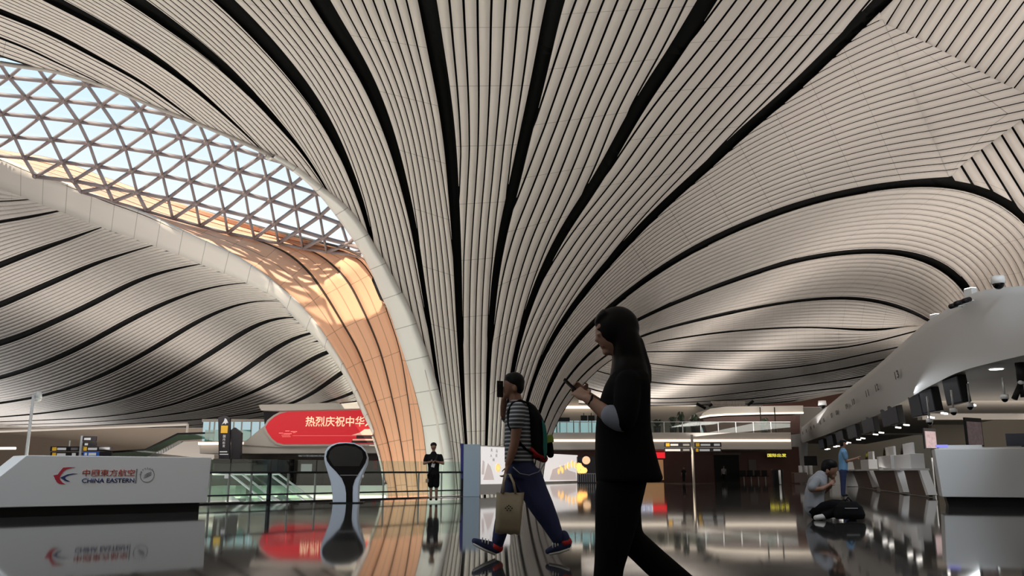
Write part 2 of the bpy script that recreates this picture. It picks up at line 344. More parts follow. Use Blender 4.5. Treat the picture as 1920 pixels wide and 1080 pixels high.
F17 = C((1790, 672, 2.5), (1650, 698, 2.6), (1615, 706, 2.6), (1510, 723, 2.2), (1422, 733, 2), (1335, 743, 2), (1218, 748, 2.6), (1126, 736, 2.8), (1085, 722, 3))
F18 = C((1790, 690, 3), (1640, 716, 3), (1589, 726, 3), (1539, 731, 2.4), (1481, 738, 2), (1437, 746, 1.8), (1335, 752, 1.6), (1218, 756, 1.8), (1140, 752, 2), (1085, 745, 2))
F19 = C((1790, 716, 2), (1640, 727, 2), (1589, 733, 2), (1500, 751, 2), (1437, 757, 2), (1335, 759, 2), (1218, 761, 2), (1140, 760, 2), (1085, 757, 2))

EDGE = np.array([(-120, 88), (0, 118), (117, 137), (200, 163), (283, 197), (367, 230), (433, 257), (527, 303), (560, 325), (600, 357), (640, 388), (680, 437), (700, 472), (715, 495), (736, 535), (757, 571), (770, 600), (780, 627), (802, 687), (820, 752), (835, 820), (842, 860), (846, 950)], float)
EDGEs = smooth_curve(EDGE, 400)
def right_of_edge(P): return P[:, 0] - np.interp(P[:, 1], EDGEs[:, 1], EDGEs[:, 0]) + 1.0

vault = MB(); void = MB()
bay.side = -1    # curves run from the top of the picture down to the column foot; the next band lies to the left of the tangent
Ns = [[(0, 4), (1, 3)], [(0, 5), (1, 5)], [(0, 8), (.5, 8), (1, 6)], [(0, 9), (.5, 8), (1, 5)], [(0, 9), (.5, 8), (1, 6)], [(0, 8), (.3, 8), (.6, 6.5), (1, 4)], [(0, 8), (.35, 8), (.6, 5.2), (1, 4)], [(0, 8), (.35, 7), (.55, 4.6), (.7, 4), (1, 4)], [(0, 10), (.3, 8), (.5, 5.4), (.7, 4), (1, 4)], [(0, 11), (.4, 8), (.6, 6), (.8, 4), (1, 4)]]
for i in range(10):
    bay(vault, void, FB[i], FB[i + 1], Ns[i], NEAR, 'C', keep=right_of_edge if i < 6 else None, ns=60, v0=i * 0.9)
# right hall: the lines follow the crest band and are cut off by the big diagonal band
A1A = smooth_curve([(1641, 14, 25), (1590, 66, 23), (1540, 116, 22), (1465, 188, 20), (1385, 252, 18.5), (1335, 306, 17), (1272, 358, 16), (1210, 417, 15), (1157, 475, 14), (1120, 514, 13.5), (1085, 560, 12), (1057, 597, 11), (1030, 636, 10), (1013, 675, 8.5), (1001, 702, 7.5), (987, 747, 6.5), (976, 800, 5.5), (968, 860, 4.5), (963, 950, 4)], 240)
A1N = [(0, 25), (.12, 21.5), (.32, 16), (.5, 11.5), (.62, 9.5), (.75, 7), (1, 5)]
bay(vault, void, A1A, FB[11], A1N, NEAR, 'R', gap=0.11, ns=60)
# flat triangle out to the fold lines
CR1 = np.array([(1637, 36), (1662, 46), (1717, 71), (1770, 97), (1820, 124), (1880, 156), (1915, 172), (1975, 205)], float)
CR2 = np.array([(1780, 334), (1792, 320), (1840, 280), (1877, 254), (1915, 224), (1975, 205)], float)
CR1s, CR2s = smooth_curve(CR1, 120), smooth_curve(CR2, 120)
def A1dir(k):
    t = np.linspace(0, 1, 240)[:40]; N_ = np.interp(t, [q[0] for q in A1N], [q[1] for q in A1N]); f = 1 - np.minimum(k / N_, 1)
    L_, R_ = offset_edge(A1A, -1)[:40], offset_edge(FB[11], 1)[:40]; P = L_ + (R_ - L_) * f[:, None]; j = 14 if k < 22 else 8
    d = P[0] - P[j]; d /= np.linalg.norm(d); e = np.array([1, -0.22 - 0.16 * k / 25]); e /= np.linalg.norm(e)
    return d * .6 + e * .4
E9, E10 = np.array([1648.5, 23.0]), np.array([1780, 331.5])
def fold_hit(p, d):
    for q in np.linspace(0, 420, 421):
        c = p + d * q
        if c[0] >= 1975 or c[1] <= np.interp(c[0], CR1s[:, 0], CR1s[:, 1]) and c[0] > 1637: return c
        if c[0] > 1780 and c[1] >= np.interp(c[0], CR2s[:, 0], CR2s[:, 1]): return c
    return p + d * 420
lines = []
for k in range(26):
    f = k / 25.0; p = E10 + (E9 - E10) * f; d = A1dir(k); d /= np.linalg.norm(d)
    h = fold_hit(p, d); lines.append((p - d * 1.5, h))
for k in range(25):
    (p0, q0), (p1, q1) = lines[k], lines[k + 1]; g = 0.055
    a0, a1 = p0 + (p1 - p0) * g, p1 + (p0 - p1) * g; b0, b1 = q0 + (q1 - q0) * g, q1 + (q0 - q1) * g
    m = 10; Pl = np.array([a0 + (b0 - a0) * s for s in np.linspace(0, 1, m)]); Ph = np.array([a1 + (b1 - a1) * s for s in np.linspace(0, 1, m)])
    pl, ph = unproject(Pl, NEAR(Pl)), unproject(Ph, NEAR(Ph)); il = [vault.vert(p) for p in pl]; ih = [vault.vert(p) for p in ph]
    for j in range(m - 1): vault.face((il[j], ih[j], ih[j + 1], il[j + 1]), [(k, 30 + j * .2), (k + 1, 30 + j * .2), (k + 1, 30.2 + j * .2), (k, 30.2 + j * .2)])
def field(ls, depth, mbx, gapf, v0=60.3, thick_first=False):
    for k in range(len(ls) - 1):
        (p0, q0), (p1, q1) = ls[k], ls[k + 1]
        a0, a1 = p0 + (p1 - p0) * gapf, p1 + (p0 - p1) * gapf; b0, b1 = q0 + (q1 - q0) * gapf, q1 + (q0 - q1) * gapf
        m = 12; Pl = np.array([a0 + (b0 - a0) * s for s in np.linspace(0, 1, m)]); Ph = np.array([a1 + (b1 - a1) * s for s in np.linspace(0, 1, m)])
        pl, ph = unproject(Pl, depth(Pl)), unproject(Ph, depth(Ph)); il = [mbx.vert(p) for p in pl]; ih = [mbx.vert(p) for p in ph]
        for j in range(m - 1): mbx.face((il[j], ih[j], ih[j + 1], il[j + 1]), [(k, v0 + j * .15), (k + 1, v0 + j * .15), (k + 1, v0 + .15 + j * .15), (k, v0 + .15 + j * .15)])
# panels above the upper fold
ls = [(np.array([1640., 33.]), np.array([1737., -62.]))]
for k in range(20):
    x = 1662 + k * 18.4; p = np.array([x, np.interp(x, CR1s[:, 0], CR1s[:, 1])]); d = np.array([0.52 + 0.012 * k, -0.85]); d /= np.linalg.norm(d)
    ls.append((p, p + d * ((p[1] + 64) / -d[1])))
field(ls, NEAR, vault, 0.065)
# panels below the lower fold, cut by the crest band
def above_crest(P): return P[1] < np.interp(P[0], F10x[::-1, 0][60:], F10x[::-1, 1][60:]) if P[0] < 1985 else True
crx, cry = [], []
for q in F10x:
    if q[0] > 1700 and (not crx or q[0] < crx[-1]): crx.append(q[0]); cry.append(q[1])
crx, cry = np.array(crx[::-1]), np.array(cry[::-1])
ls = []
for k in range(11):
    s = k / 10.0; x = 1783 + 190 * s; p = np.array([x, np.interp(x, CR2s[:, 0], CR2s[:, 1])]); d = np.array([0.52, 0.85]); q = p
    for r in range(420):
        c = p + d * r
        if c[0] > 1990 or c[1] > np.interp(c[0], crx, cry) - 9: break
        q = c
    ls.append((p, q))
field(ls, NEAR, vault, 0.09, 80.3)
# void behind those three fields
for rows in ([(1637, 10), (1780, 345), (2000, 420), (2000, -70), (1715, -70)],):
    g = []
    for s in np.linspace(0, 1, 18):
        a = np.array([1625 + (1780 - 1625) * s, -70 + (430) * s]); a[0] = np.interp(a[1], [-70, 12, 345, 400], [1690, 1612, 1745, 1850]); b = np.array([2010, a[1]])
        g.append(np.array([a + (b - a) * t for t in np.linspace(0, 1, 12)]))
    G = [[void.vert(p) for p in unproject(r, NEAR(r) * 1.016)] for r in g]
    for i in range(17):
        for j in range(11): void.face((G[i][j], G[i + 1][j], G[i + 1][j + 1], G[i][j + 1]))
xs_ = [q for q in F10x if q[0] > 1775]
a_ = np.array([q[:2] for q in xs_]); b_ = a_ + np.array([170, -70])
a3, b3 = unproject(a_, NEAR(a_) * 1.016), unproject(b_, NEAR(a_) * 1.03)
ia, ib = [void.vert(p) for p in a3], [void.vert(p) for p in b3]
for j in range(len(ia) - 1): void.face((ia[j], ib[j], ib[j + 1], ia[j + 1]))
# further bays of the right hall
hall = MB()
bay(hall, void, F10x, F11, [(0, 12), (.3, 12.5), (.5, 11.5), (.65, 9), (.8, 6.5), (1, 4)], NEAR, 'C', gap=0.11, ns=70)
bay(hall, void, F11, F12, [(0, 11), (.5, 10), (.75, 7), (1, 3)], NEAR, 'C', gap=0.10, ns=60)
bay(hall, void, F12, F13n, [(0, 9), (.5, 8), (.8, 5), (1, 2)], NEAR, 'C', gap=0.10, ns=60)
vault_o = struct(vault.build('ceiling_vault', [M['panel'], M['black_gap']], smooth=True, solid=0.04, fix=False, cam=True, rim=1), 'pale striped vault fanning out from the column foot', 'ceiling')
struct(hall.build('ceiling_right', [M['panel'], M['black_gap']], smooth=True, solid=0.04, fix=False, cam=True, rim=0), 'swooping striped ceiling over the check-in hall', 'ceiling')
far = MB()
for a, b, n in ((F13f, F14, 5), (F14, F15, 7), (F15, F16, 7), (F16, F17, 6), (F17, F18, 4), (F18, F19, 3)):
    bay(far, void, a, b, [(0, n), (1, n)], FAR, 'C', gap=0.06, ns=40)
struct(far.build('ceiling_far', [M['panel'], M['black_gap']], smooth=True, solid=0.04, fix=False, cam=True, rim=0), 'distant part of the striped ceiling over the far hall', 'ceiling')

# ---------------------------------------------------------------- left hall ceiling behind the arch
RIMLO = np.array([(-120, 318), (0, 354), (100, 392), (200, 430), (300, 465), (375, 495), (460, 530), (525, 565), (550, 595), (582, 625), (612, 657), (637, 692), (655, 722), (668, 750), (679, 775), (690, 797), (707, 832), (718, 872), (724, 950)], float)
RIMUP = np.array([(-120, 246), (0, 295), (50, 317), (100, 335), (200, 375), (275, 402), (350, 437), (440, 480), (520, 535), (562, 572), (590, 605), (617, 645), (650, 700), (675, 752), (700, 815), (716, 868), (726, 950)], float)
RLs, RUs = smooth_curve(RIMLO, 400), smooth_curve(RIMUP, 400)
def left_of_rim(P): return np.interp(P[:, 1], RLs[:, 1], RLs[:, 0]) + 1.5 - P[:, 0]
LB = [
 C((-110, 316, 2), (0, 350, 2), (60, 373, 2), (140, 405, 2)),
 C((-110, 370, 3), (0, 378, 3), (60, 374, 3), (140, 368, 3)),
 C((-110, 436, 8), (0, 416, 6.5), (60, 406, 6), (110, 396, 4), (180, 384, 3)),
 C((-110, 540, 14), (0, 497, 12), (50, 477, 11), (125, 450, 7), (192, 426, 2.2), (270, 402, 2)),
 C((-110, 610, 13), (0, 572, 12), (50, 550, 11.5), (112, 523, 10.5), (187, 491, 7), (240, 474, 4), (287, 460, 2.5), (370, 438, 2)),
 C((-110, 672, 13), (0, 644, 12), (50, 627, 11.5), (100, 604, 11), (162, 575, 11), (212, 549, 10.5), (275, 519, 7.5), (330, 504, 4.5), (375, 495, 2.5), (470, 485, 2)),
 C((-110, 730, 8), (0, 709, 8), (75, 685, 9), (150, 652, 10), (225, 610, 10.5), (300, 572, 8.5), (350, 552, 6), (412, 535, 3), (460, 530, 2), (560, 528, 2)),
 C((-110, 770, 4), (0, 756, 4.5), (75, 744, 5), (150, 722, 6.5), (225, 689, 8), (300, 646, 9.5), (362, 607, 9), (425, 577, 5.5), (480, 562, 2.5), (520, 563, 1.6), (620, 580, 1.6)),
 C((-110, 789, 2), (0, 782, 2.5), (100, 773, 3.5), (167, 763, 4), (225, 750, 5), (300, 720, 7.5), (375, 675, 9.5), (437, 635, 10.5), (465, 616, 9.5), (515, 593, 5), (547, 591, 2), (600, 600, 2), (680, 640, 2)),
 C((-110, 794, 1.6), (0, 791, 1.6), (100, 787, 2), (240, 777, 2.5), (350, 752, 4), (390, 735, 5), (440, 709, 9), (490, 672, 10), (540, 636, 9), (575, 623, 4), (620, 615, 3), (700, 640, 2)),
 C((-110, 799, 1.2), (0, 797, 1.2), (117, 794, 1.4), (240, 787, 1.8), (340, 775, 2.4), (415, 761, 3.5), (465, 741, 5.5), (515, 715, 7.5), (565, 687, 9.5), (590, 668, 9.5), (612, 656, 8), (650, 645, 6), (720, 660, 4)),
 C((-110, 803, 1.2), (0, 802, 1.2), (117, 800, 1.4), (240, 795, 1.8), (415, 783, 2.4), (500, 772, 3), (540, 762, 4), (565, 752, 6), (597, 735, 8), (622, 712, 9), (642, 694, 9), (680, 670, 8), (740, 680, 5)),
 C((-110, 808, 1), (0, 808, 1), (240, 804, 1), (415, 793, 1.5), (500, 781, 2), (545, 769, 2.5), (600, 757, 4), (640, 750, 5), (660, 742, 7), (700, 712, 7), (760, 700, 5)),
 C((-110, 812, 1), (0, 812, 1), (240, 810, 1), (415, 802, 1.5), (500, 790, 1.5), (545, 774, 2), (600, 760, 2), (640, 755.5, 3), (680, 753, 3), (720, 746, 3), (790, 730, 3)),
]
leftc = MB(); bay.side = 1
for i in range(13):
    bay(leftc, void, LB[i], LB[i + 1], [(0, (3, 4)[i] if i < 2 else 9), (1, (3, 4)[i] if i < 2 else 9)] if i < 9 else [(0, 3), (.5, 6), (1, 8)], LEFT, 'C', gap=0.12 if i < 7 else 0.10, keep=left_of_rim, ns=50)
struct(leftc.build('ceiling_left', [M['panel'], M['black_gap']], smooth=True, solid=0.05, fix=False, cam=True, rim=0), 'striped ceiling of the left hall seen under the white arch', 'ceiling')
struct(void.build('ceiling_void', M['black_gap'], smooth=True, fix=False, solid=0.05, cam=True), 'black void behind the ceiling panels', 'ceiling')

# ---------------------------------------------------------------- white lip, arch rim, orange wall
def loft2(mb, A, YA, B, YB, n=90, cols=6, bulge=0.0, u0=0.0, u1=1.0, vs=None):
    A, B = resample(A, 0, len(A) - 1, n), resample(B, 0, len(B) - 1, n)
    ya = np.interp(np.linspace(0, 1, n), np.linspace(0, 1, len(YA)), YA) if not callable(YA) else YA(A)
    yb = np.interp(np.linspace(0, 1, n), np.linspace(0, 1, len(YB)), YB) if not callable(YB) else YB(B)
    pa, pb = unproject(A[:, :2], ya), unproject(B[:, :2], yb)
    mid = (pa + pb) / 2; v = np.concatenate([[0], np.cumsum(np.linalg.norm(np.diff(mid, axis=0), axis=1))])
    G = []
    for i in range(n):
        row = []
        for j in range(cols + 1):
            s = j / cols; P = A[i, :2] + (B[i, :2] - A[i, :2]) * s; y = ya[i] + (yb[i] - ya[i]) * s + bulge * 4 * s * (1 - s)
            row.append(mb.vert(at(P[0], P[1], y)))
            if mb is globals().get('wall'): WALLS.append((P[0], P[1], y))
        G.append(row)
    for i in range(n - 1):
        for j in range(cols):
            ua, ub = u0 + (u1 - u0) * j / cols, u0 + (u1 - u0) * (j + 1) / cols
            mb.face((G[i][j], G[i][j + 1], G[i + 1][j + 1], G[i + 1][j]), [(ua, v[i]), (ub, v[i]), (ub, v[i + 1]), (ua, v[i + 1])])
def YT(*pairs):      # distance as a function of image height
    ys = [p[0] for p in pairs]; d = [p[1] for p in pairs]
    return lambda P: np.interp(P[:, 1], ys, d)
WE = np.array([(-120, 236), (0, 280), (100, 297), (200, 333), (300, 368), (400, 400), (500, 430), (600, 456), (660, 474), (684, 488), (700, 520), (717, 560), (727, 580), (747, 637), (767, 697), (780, 742), (792, 795), (799, 850), (804, 950)], float)
WA = np.array([(-120, 244), (0, 292), (150, 342), (300, 398), (420, 434), (500, 456), (540, 475), (577, 507), (605, 545), (637, 597), (670, 655), (700, 735), (732, 850), (747, 950)], float)
WB = np.array([(-120, 242), (0, 288), (150, 333), (300, 386), (450, 432), (540, 455), (602, 480), (650, 525), (680, 580), (710, 650), (735, 745), (755, 850), (767, 950)], float)
WC = np.array([(-120, 239), (0, 284), (150, 323), (300, 377), (450, 425), (580, 458), (650, 474), (675, 487), (697, 515), (712, 542), (727, 585), (747, 645), (765, 745), (777, 850), (786, 950)], float)
YRU = YT((246, 45.0), (295, 44.2), (402, 43.0), (480, 41.9), (572, 41.0), (700, 40.2), (815, 39.8), (950, 39.7))
wall = MB()
sc = [smooth_curve(c, 300) for c in (RIMUP, WA, WB, WC, WE)]
yE = YT((236, 47.0), (280, 46.6), (368, 45.2), (430, 43.0), (456, 41.0), (474, 38.8), (488, 37.7), (580, 37.4), (742, 37.2), (950, 37.2))
def between(cur, f, bulge):
    n = len(cur); q = np.linspace(0, 1, n); a, b = YRU(sc[0]), yE(sc[4])
    return list(a * (1 - f) + b * f + bulge * np.interp(q, [0, .35, .55, 1], [.1, .5, 1, 1]))
yf = [YRU, between(sc[1], .35, 0.9), between(sc[2], .6, 1.0), between(sc[3], .82, .6), yE]
for i in range(4): loft2(wall, sc[i], yf[i], sc[i + 1], yf[i + 1], n=100, cols=4, u0=i, u1=i + 1)
struct(wall.build('wall_orange', M['orange'], smooth=True, fix=False, solid=0.12, cam=True), 'orange inner face of the hollow column', 'wall')
rim = MB()
ru, rl = smooth_curve(RIMUP, 300), smooth_curve(RIMLO, 300)
loft2(rim, rl, lambda P: LEFT(P) * 0.993, ru, lambda P: YRU(P) - 0.05, n=140, cols=3)
struct(rim.build('trim_arch', M['rim'], smooth=True, fix=False, solid=0.10, cam=True), 'pale jointed rim of the arch around the skylight', 'arch rim')
lip = MB()
ll = smooth_curve([(500, 288), (560, 330), (583, 350), (610, 380), (637, 415), (662, 450), (682, 483), (700, 520), (717, 560), (727, 580), (747, 637), (767, 697), (780, 742), (792, 795), (799, 850), (804, 950)], 300)
lr = smooth_curve([(500, 289), (560, 325), (600, 357), (640, 388), (680, 437), (700, 472), (715, 495), (736, 535), (757, 571), (780, 627), (802, 687), (820, 752), (835, 820), (842, 860), (847, 950)], 300)
yl = YT((288, 36.0), (483, 36.9), (950, 36.9)); yq = lambda P: NEAR(P) * 0.994
loft2(lip, ll, yl, lr, yq, n=110, cols=4)
struct(lip.build('trim_column_lip', M['lip'], smooth=True, fix=False, solid=0.2, cam=True), 'white jointed lip along the open edge of the column', 'column edge')
ev = MB(); e = EDGEs[::6]; e = e[e[:, 1] < 330]; ev.tube([Vector(p) for p in unproject(e[:, :2], NEAR(e) * 0.999)], 0.10, 6)
struct(ev.build('trim_vault_edge', M['rim'], smooth=True), 'thin pale edge of the vault beside the skylight', 'vault edge')

# ---------------------------------------------------------------- skylight: triangular steel lattice and panes
GL = Depth([(-120, 90, 35.2), (0, 118, 36.4), (0, 300, 44.4), (-120, 260, 44.8), (283, 195, 37.6), (200, 370, 43.4), (433, 257, 38.0), (375, 424, 42.2), (527, 303, 38.1), (583, 350, 38.0), (570, 466, 39.6), (640, 421, 38.4), (682, 483, 38.0), (520, 419, 39.9), (300, 290, 40.6), (100, 220, 40.2), (460, 362, 39.9)])
NX = {1: {-1: (-55, 139), 0: (17, 145), 1: (88, 152), 2: (163, 158), 3: (232, 166)}, 2: {-2: (-100, 168), -1: (-25, 175), 0: (48, 182), 1: (120, 189), 2: (190, 197), 3: (262, 205), 4: (318, 215), 5: (372, 228)},
 3: {-2: (-70, 208), -1: (3, 213), 0: (75, 220), 1: (147, 228), 2: (217, 237), 3: (280, 246), 4: (337, 257), 5: (388, 267), 6: (440, 278), 7: (490, 293), 8: (536, 306)},
 4: {-2: (-44, 252), -1: (27, 257), 0: (97, 262), 1: (167, 269), 2: (235, 278), 3: (293, 287), 4: (348, 297), 5: (400, 308), 6: (448, 321), 7: (500, 333), 8: (547, 348), 9: (592, 362), 10: (632, 376)},
 5: {-2: (-28, 290), -1: (45, 296), 0: (117, 304), 1: (182, 312), 2: (247, 321), 3: (305, 329), 4: (357, 340), 5: (410, 352), 6: (460, 363), 7: (507, 376), 8: (554, 390), 9: (600, 405), 10: (640, 420), 11: (678, 434)},
 6: {-1: (66, 331), 0: (137, 339), 1: (200, 351), 2: (257, 361), 3: (315, 372), 4: (367, 382), 5: (420, 395), 6: (467, 406), 7: (515, 419), 8: (561, 432), 9: (607, 446), 10: (652, 458), 11: (690, 470)},
 7: {0: (152, 360), 1: (212, 378), 2: (275, 396), 3: (324, 410), 4: (375, 424), 5: (427, 437), 6: (477, 447), 7: (522, 456), 8: (568, 466), 9: (613, 472), 10: (655, 477), 11: (688, 485)}}
NX[1].update({4: (300, 174), 5: (365, 186)}); NX[2].update({6: (425, 240), 7: (478, 256)}); NX[3].update({9: (582, 320), 10: (626, 335)}); NX[4].update({11: (670, 390)})
NX[0] = {c + 1: (NX[1][c][0] + 41 - 3 * c, NX[1][c][1] - 36) for c in (-1, 0, 1, 2, 3, 4)}
NX[0][-1] = (-95, 102); 
for r, cmax in ((1, 3), (2, 5), (3, 8), (4, 10)): pass
node = {}
WS = np.array(WALLS); base = sorted(NX[7])
def lift(c):      # how far the foot of the lattice must move to rest on the wall
    c = min(max(c, base[0]), base[-1]); p = np.array([NX[7][c]], float); d = np.hypot(WS[:, 0] - p[0, 0], WS[:, 1] - p[0, 1]); return WS[np.argmin(d), 2] - 0.12 - GL(p)[0]
for r in NX:
    for c in NX[r]:
        P = np.array([NX[r][c]], float); node[(r, c)] = Vector(unproject(P, GL(P) + lift(c) * {7: 1, 6: .75, 5: .5, 4: .25, 3: .1}.get(r, 0))[0])
lat = MB(); glass = MB(); done = set()
def bar(a, b):
    if a in node and b in node and (a, b) not in done:
        done.add((a, b)); p, q = node[a], node[b]; rr = 0.058 if a[0] == 7 and b[0] == 7 else 0.075
        lat.tube([p, q], [(rr * 0.9, rr * 1.5)] * 2, 6)
for (r, c) in list(node):
    bar((r, c), (r, c + 1)); bar((r, c), (r + 1, c)); bar((r, c), (r + 1, c - 1))
    if r < 7: lat.ell(node[(r, c)], (0.17, 0.17, 0.13), 8, 6)
    for tri in (((r, c), (r, c + 1), (r + 1, c)), ((r, c), (r + 1, c), (r + 1, c - 1))):
        if all(t in node for t in tri): glass.poly([node[t] + Vector((0, 0.05, 0.14)) for t in tri])
wn = struct(lat.build('window_1', M['steel_frame'], smooth=True), 'triangular lattice skylight above the orange wall', 'skylight')
gm = bpy.data.materials.new('skylight_glass'); gm.use_nodes = True; nt = gm.node_tree; nt.nodes.clear()
o_ = nt.nodes.new('ShaderNodeOutputMaterial'); tr = nt.nodes.new('ShaderNodeBsdfTransparent'); gl = nt.nodes.new('ShaderNodeBsdfGlossy'); mx = nt.nodes.new('ShaderNodeMixShader')
tr.inputs[0].default_value = (0.74, 0.78, 0.82, 1); gl.inputs['Roughness'].default_value = 0.03; mx.inputs[0].default_value = 0.06
nt.links.new(tr.outputs[0], mx.inputs[1]); nt.links.new(gl.outputs[0], mx.inputs[2]); nt.links.new(mx.outputs[0], o_.inputs[0])
M['sky_glass'] = gm
g_o = glass.build('glass', gm, wn, fix=False)
# the hall roof carries on over and behind the photographer
roof = MB(); top = [(x, -62) for x in (-150, 100, 400, 800, 1200, 1600, 1720, 2010)]
row = [at(x, y, float(NEAR(np.array([[x, y]], float))[0])) for x, y in top]
row2 = [Vector((p.x * 1.1, p.y - 14, 20.5)) for p in row]; row3 = [Vector((p.x * 1.4, -40, 20.5)) for p in row]
for a, b in ((row, row2), (row2, row3)):
    for i in range(len(a) - 1): roof.poly([a[i], a[i + 1], b[i + 1], b[i]], [(0, 0)] * 4)
for pts in ([(-24, 31), (-24, -44), (-135, -44), (-135, 205), (-136, 205), (-33, 47), (-25, 36)], [(20.5, 28), (20.5, -44), (135, -44), (135, 205), (134, 205), (33, 50), (24, 36)]):
    roof.poly([(x, y, 19.5) for x, y in pts], [(0, 0)] * len(pts))
roof.poly([(-9, 45, 9.5), (4.2, 45, 9.5), (4.2, 78, 9.5), (-12, 78, 9.5)], [(0, 0)] * 4); roof.poly([(-135, 90, 20.6), (135, 90, 20.6), (135, 204, 20.6), (-135, 204, 20.6)], [(0, 0)] * 4)  # added unseen slabs: block stray sun behind the column and over the far hall
struct(roof.build('ceiling_rear', M['panel'], fix=False, solid=0.3), 'pale ceiling above and behind the camera, plus unseen slabs against stray sun', 'ceiling')
# ================================================================ floor, light, sky
fm = bpy.data.materials.new('polished_grey_stone'); fm.use_nodes = True; nt = fm.node_tree; b = nt.nodes['Principled BSDF']
tc = nt.nodes.new('ShaderNodeTexCoord'); n1 = nt.nodes.new('ShaderNodeTexNoise'); n1.inputs['Scale'].default_value = 60; n1.inputs['Detail'].default_value = 6
nt.links.new(tc.outputs['Object'], n1.inputs['Vector'])
br = nt.nodes.new('ShaderNodeTexBrick'); br.offset = 0.0; br.inputs['Scale'].default_value = 1.0; br.inputs['Brick Width'].default_value = 1.2; br.inputs['Row Height'].default_value = 1.2; br.inputs['Mortar Size'].default_value = 0.004
br.inputs['Color1'].default_value = (1, 1, 1, 1); br.inputs['Color2'].default_value = (0.93, 0.93, 0.93, 1); br.inputs['Mortar'].default_value = (0.55, 0.55, 0.55, 1)
nt.links.new(tc.outputs['Object'], br.inputs['Vector'])
cr = nt.nodes.new('ShaderNodeValToRGB'); cr.color_ramp.elements[0].position = 0.35; cr.color_ramp.elements[0].color = (0.034, 0.033, 0.031, 1); cr.color_ramp.elements[1].position = 0.7; cr.color_ramp.elements[1].color = (0.055, 0.052, 0.049, 1)
nt.links.new(n1.outputs['Fac'], cr.inputs['Fac'])
mm = nt.nodes.new('ShaderNodeMix'); mm.data_type = 'RGBA'; mm.blend_type = 'MULTIPLY'; mm.inputs['Factor'].default_value = 1
nt.links.new(cr.outputs['Color'], mm.inputs['A']); nt.links.new(br.outputs['Color'], mm.inputs['B']); nt.links.new(mm.outputs['Result'], b.inputs['Base Color'])
b.inputs['Roughness'].default_value = 0.045; b.inputs['Specular IOR Level'].default_value = 0.32
M['floor'] = fm

HOLE = [Vector((-16.5, 18.4, 0)), Vector((-8.9, 21.5, 0)), Vector((-1.75, 26.4, 0)), Vector((0.6, 34.5, 0)), Vector((0.6, 50, 0)), Vector((-16.5, 50, 0))]
def hole_front(x):
    xs = [h.x for h in HOLE[:4]]; ys = [h.y for h in HOLE[:4]]
    return float(np.interp(x, xs, ys))
fl = MB()
xs = [-90, -16.5, -8.9, -1.75, 2.3, 2.6, 90]
def quad(x0, x1, y0a, y0b, y1a, y1b): fl.poly([(x0, y0a, 0), (x1, y0b, 0), (x1, y1b, 0), (x0, y1a, 0)])
quad(-90, -16.5, -40, -40, 260, 260)
for a, b_ in zip(HOLE[:3], HOLE[1:4]): quad(a.x, b_.x, -40, -40, a.y, b_.y)
quad(0.6, 90, -40, -40, 34.5, 34.5); fl.poly([(0.6, 34.5, 0), (90, 34.5, 0), (90, 50, 0), (0.6, 50, 0)]); quad(-16.5, 90, 50, 50, 260, 260)
struct(fl.build('floor', M['floor'], fix=False, solid=0.0), 'polished dark grey stone concourse floor', 'floor')

w = bpy.data.worlds.new('World'); S.world = w; w.use_nodes = True; nt = w.node_tree; nt.nodes.clear()
out = nt.nodes.new('ShaderNodeOutputWorld'); bg = nt.nodes.new('ShaderNodeBackground'); tc = nt.nodes.new('ShaderNodeTexCoord'); sp = nt.nodes.new('ShaderNodeSeparateXYZ'); cr = nt.nodes.new('ShaderNodeValToRGB')
nt.links.new(tc.outputs['Generated'], sp.inputs[0]); nt.links.new(sp.outputs['Z'], cr.inputs['Fac'])
cr.color_ramp.elements[0].position = 0.26; cr.color_ramp.elements[0].color = (1.0, 1.0, 1.0, 1); cr.color_ramp.elements[1].position = 0.50; cr.color_ramp.elements[1].color = (0.50, 0.81, 1.0, 1)
nt.links.new(cr.outputs['Color'], bg.inputs['Color']); bg.inputs['Strength'].default_value = 1.4; nt.links.new(bg.outputs[0], out.inputs['Surface'])
sun = bpy.data.lights.new('sun', 'SUN'); sun.energy = 8.5; sun.angle = 0.009; sun.color = (1.0, 0.86, 0.66)
sun_o = bpy.data.objects.new('sun', sun); COL.objects.link(sun_o); sun_o.location = (0, -30, 80)
sun_o.rotation_euler = Vector((0.50, 0.37, -0.80)).to_track_quat('-Z', 'Y').to_euler()
def area(name, loc, size, energy, col=(1, 0.94, 0.875), direction=(0, 0, 1), shape='RECTANGLE', spread=math.pi):
    l = bpy.data.lights.new(name, 'AREA'); l.shape = shape; l.size = size[0]; l.size_y = size[1]; l.energy = energy; l.color = col; l.spread = spread
    o = bpy.data.objects.new(name, l); COL.objects.link(o); o.location = loc
    o.rotation_euler = Vector(direction).to_track_quat('-Z', 'Y').to_euler(); return o

# the hall is closed all round
m_ = MB()
m_.box((0, -44, 10), (270, .4, 21)); struct(m_.build('wall_rear', mat('hall_wall', (.50, .45, .40), .7)), 'plain tan wall of the hall behind the camera', 'wall')
m_ = MB(); m_.box((-135, 80, 9), (.4, 250, 20)); m_.box((135, 80, 9), (.4, 250, 20)); struct(m_.build('wall_side', bpy.data.materials['hall_wall']), 'plain tan side walls of the hall', 'wall')
m_ = MB(); m_.box((0, 204, 11), (270, .4, 24)); struct(m_.build('wall_end', bpy.data.materials['hall_wall']), 'plain tan end wall of the hall', 'wall')
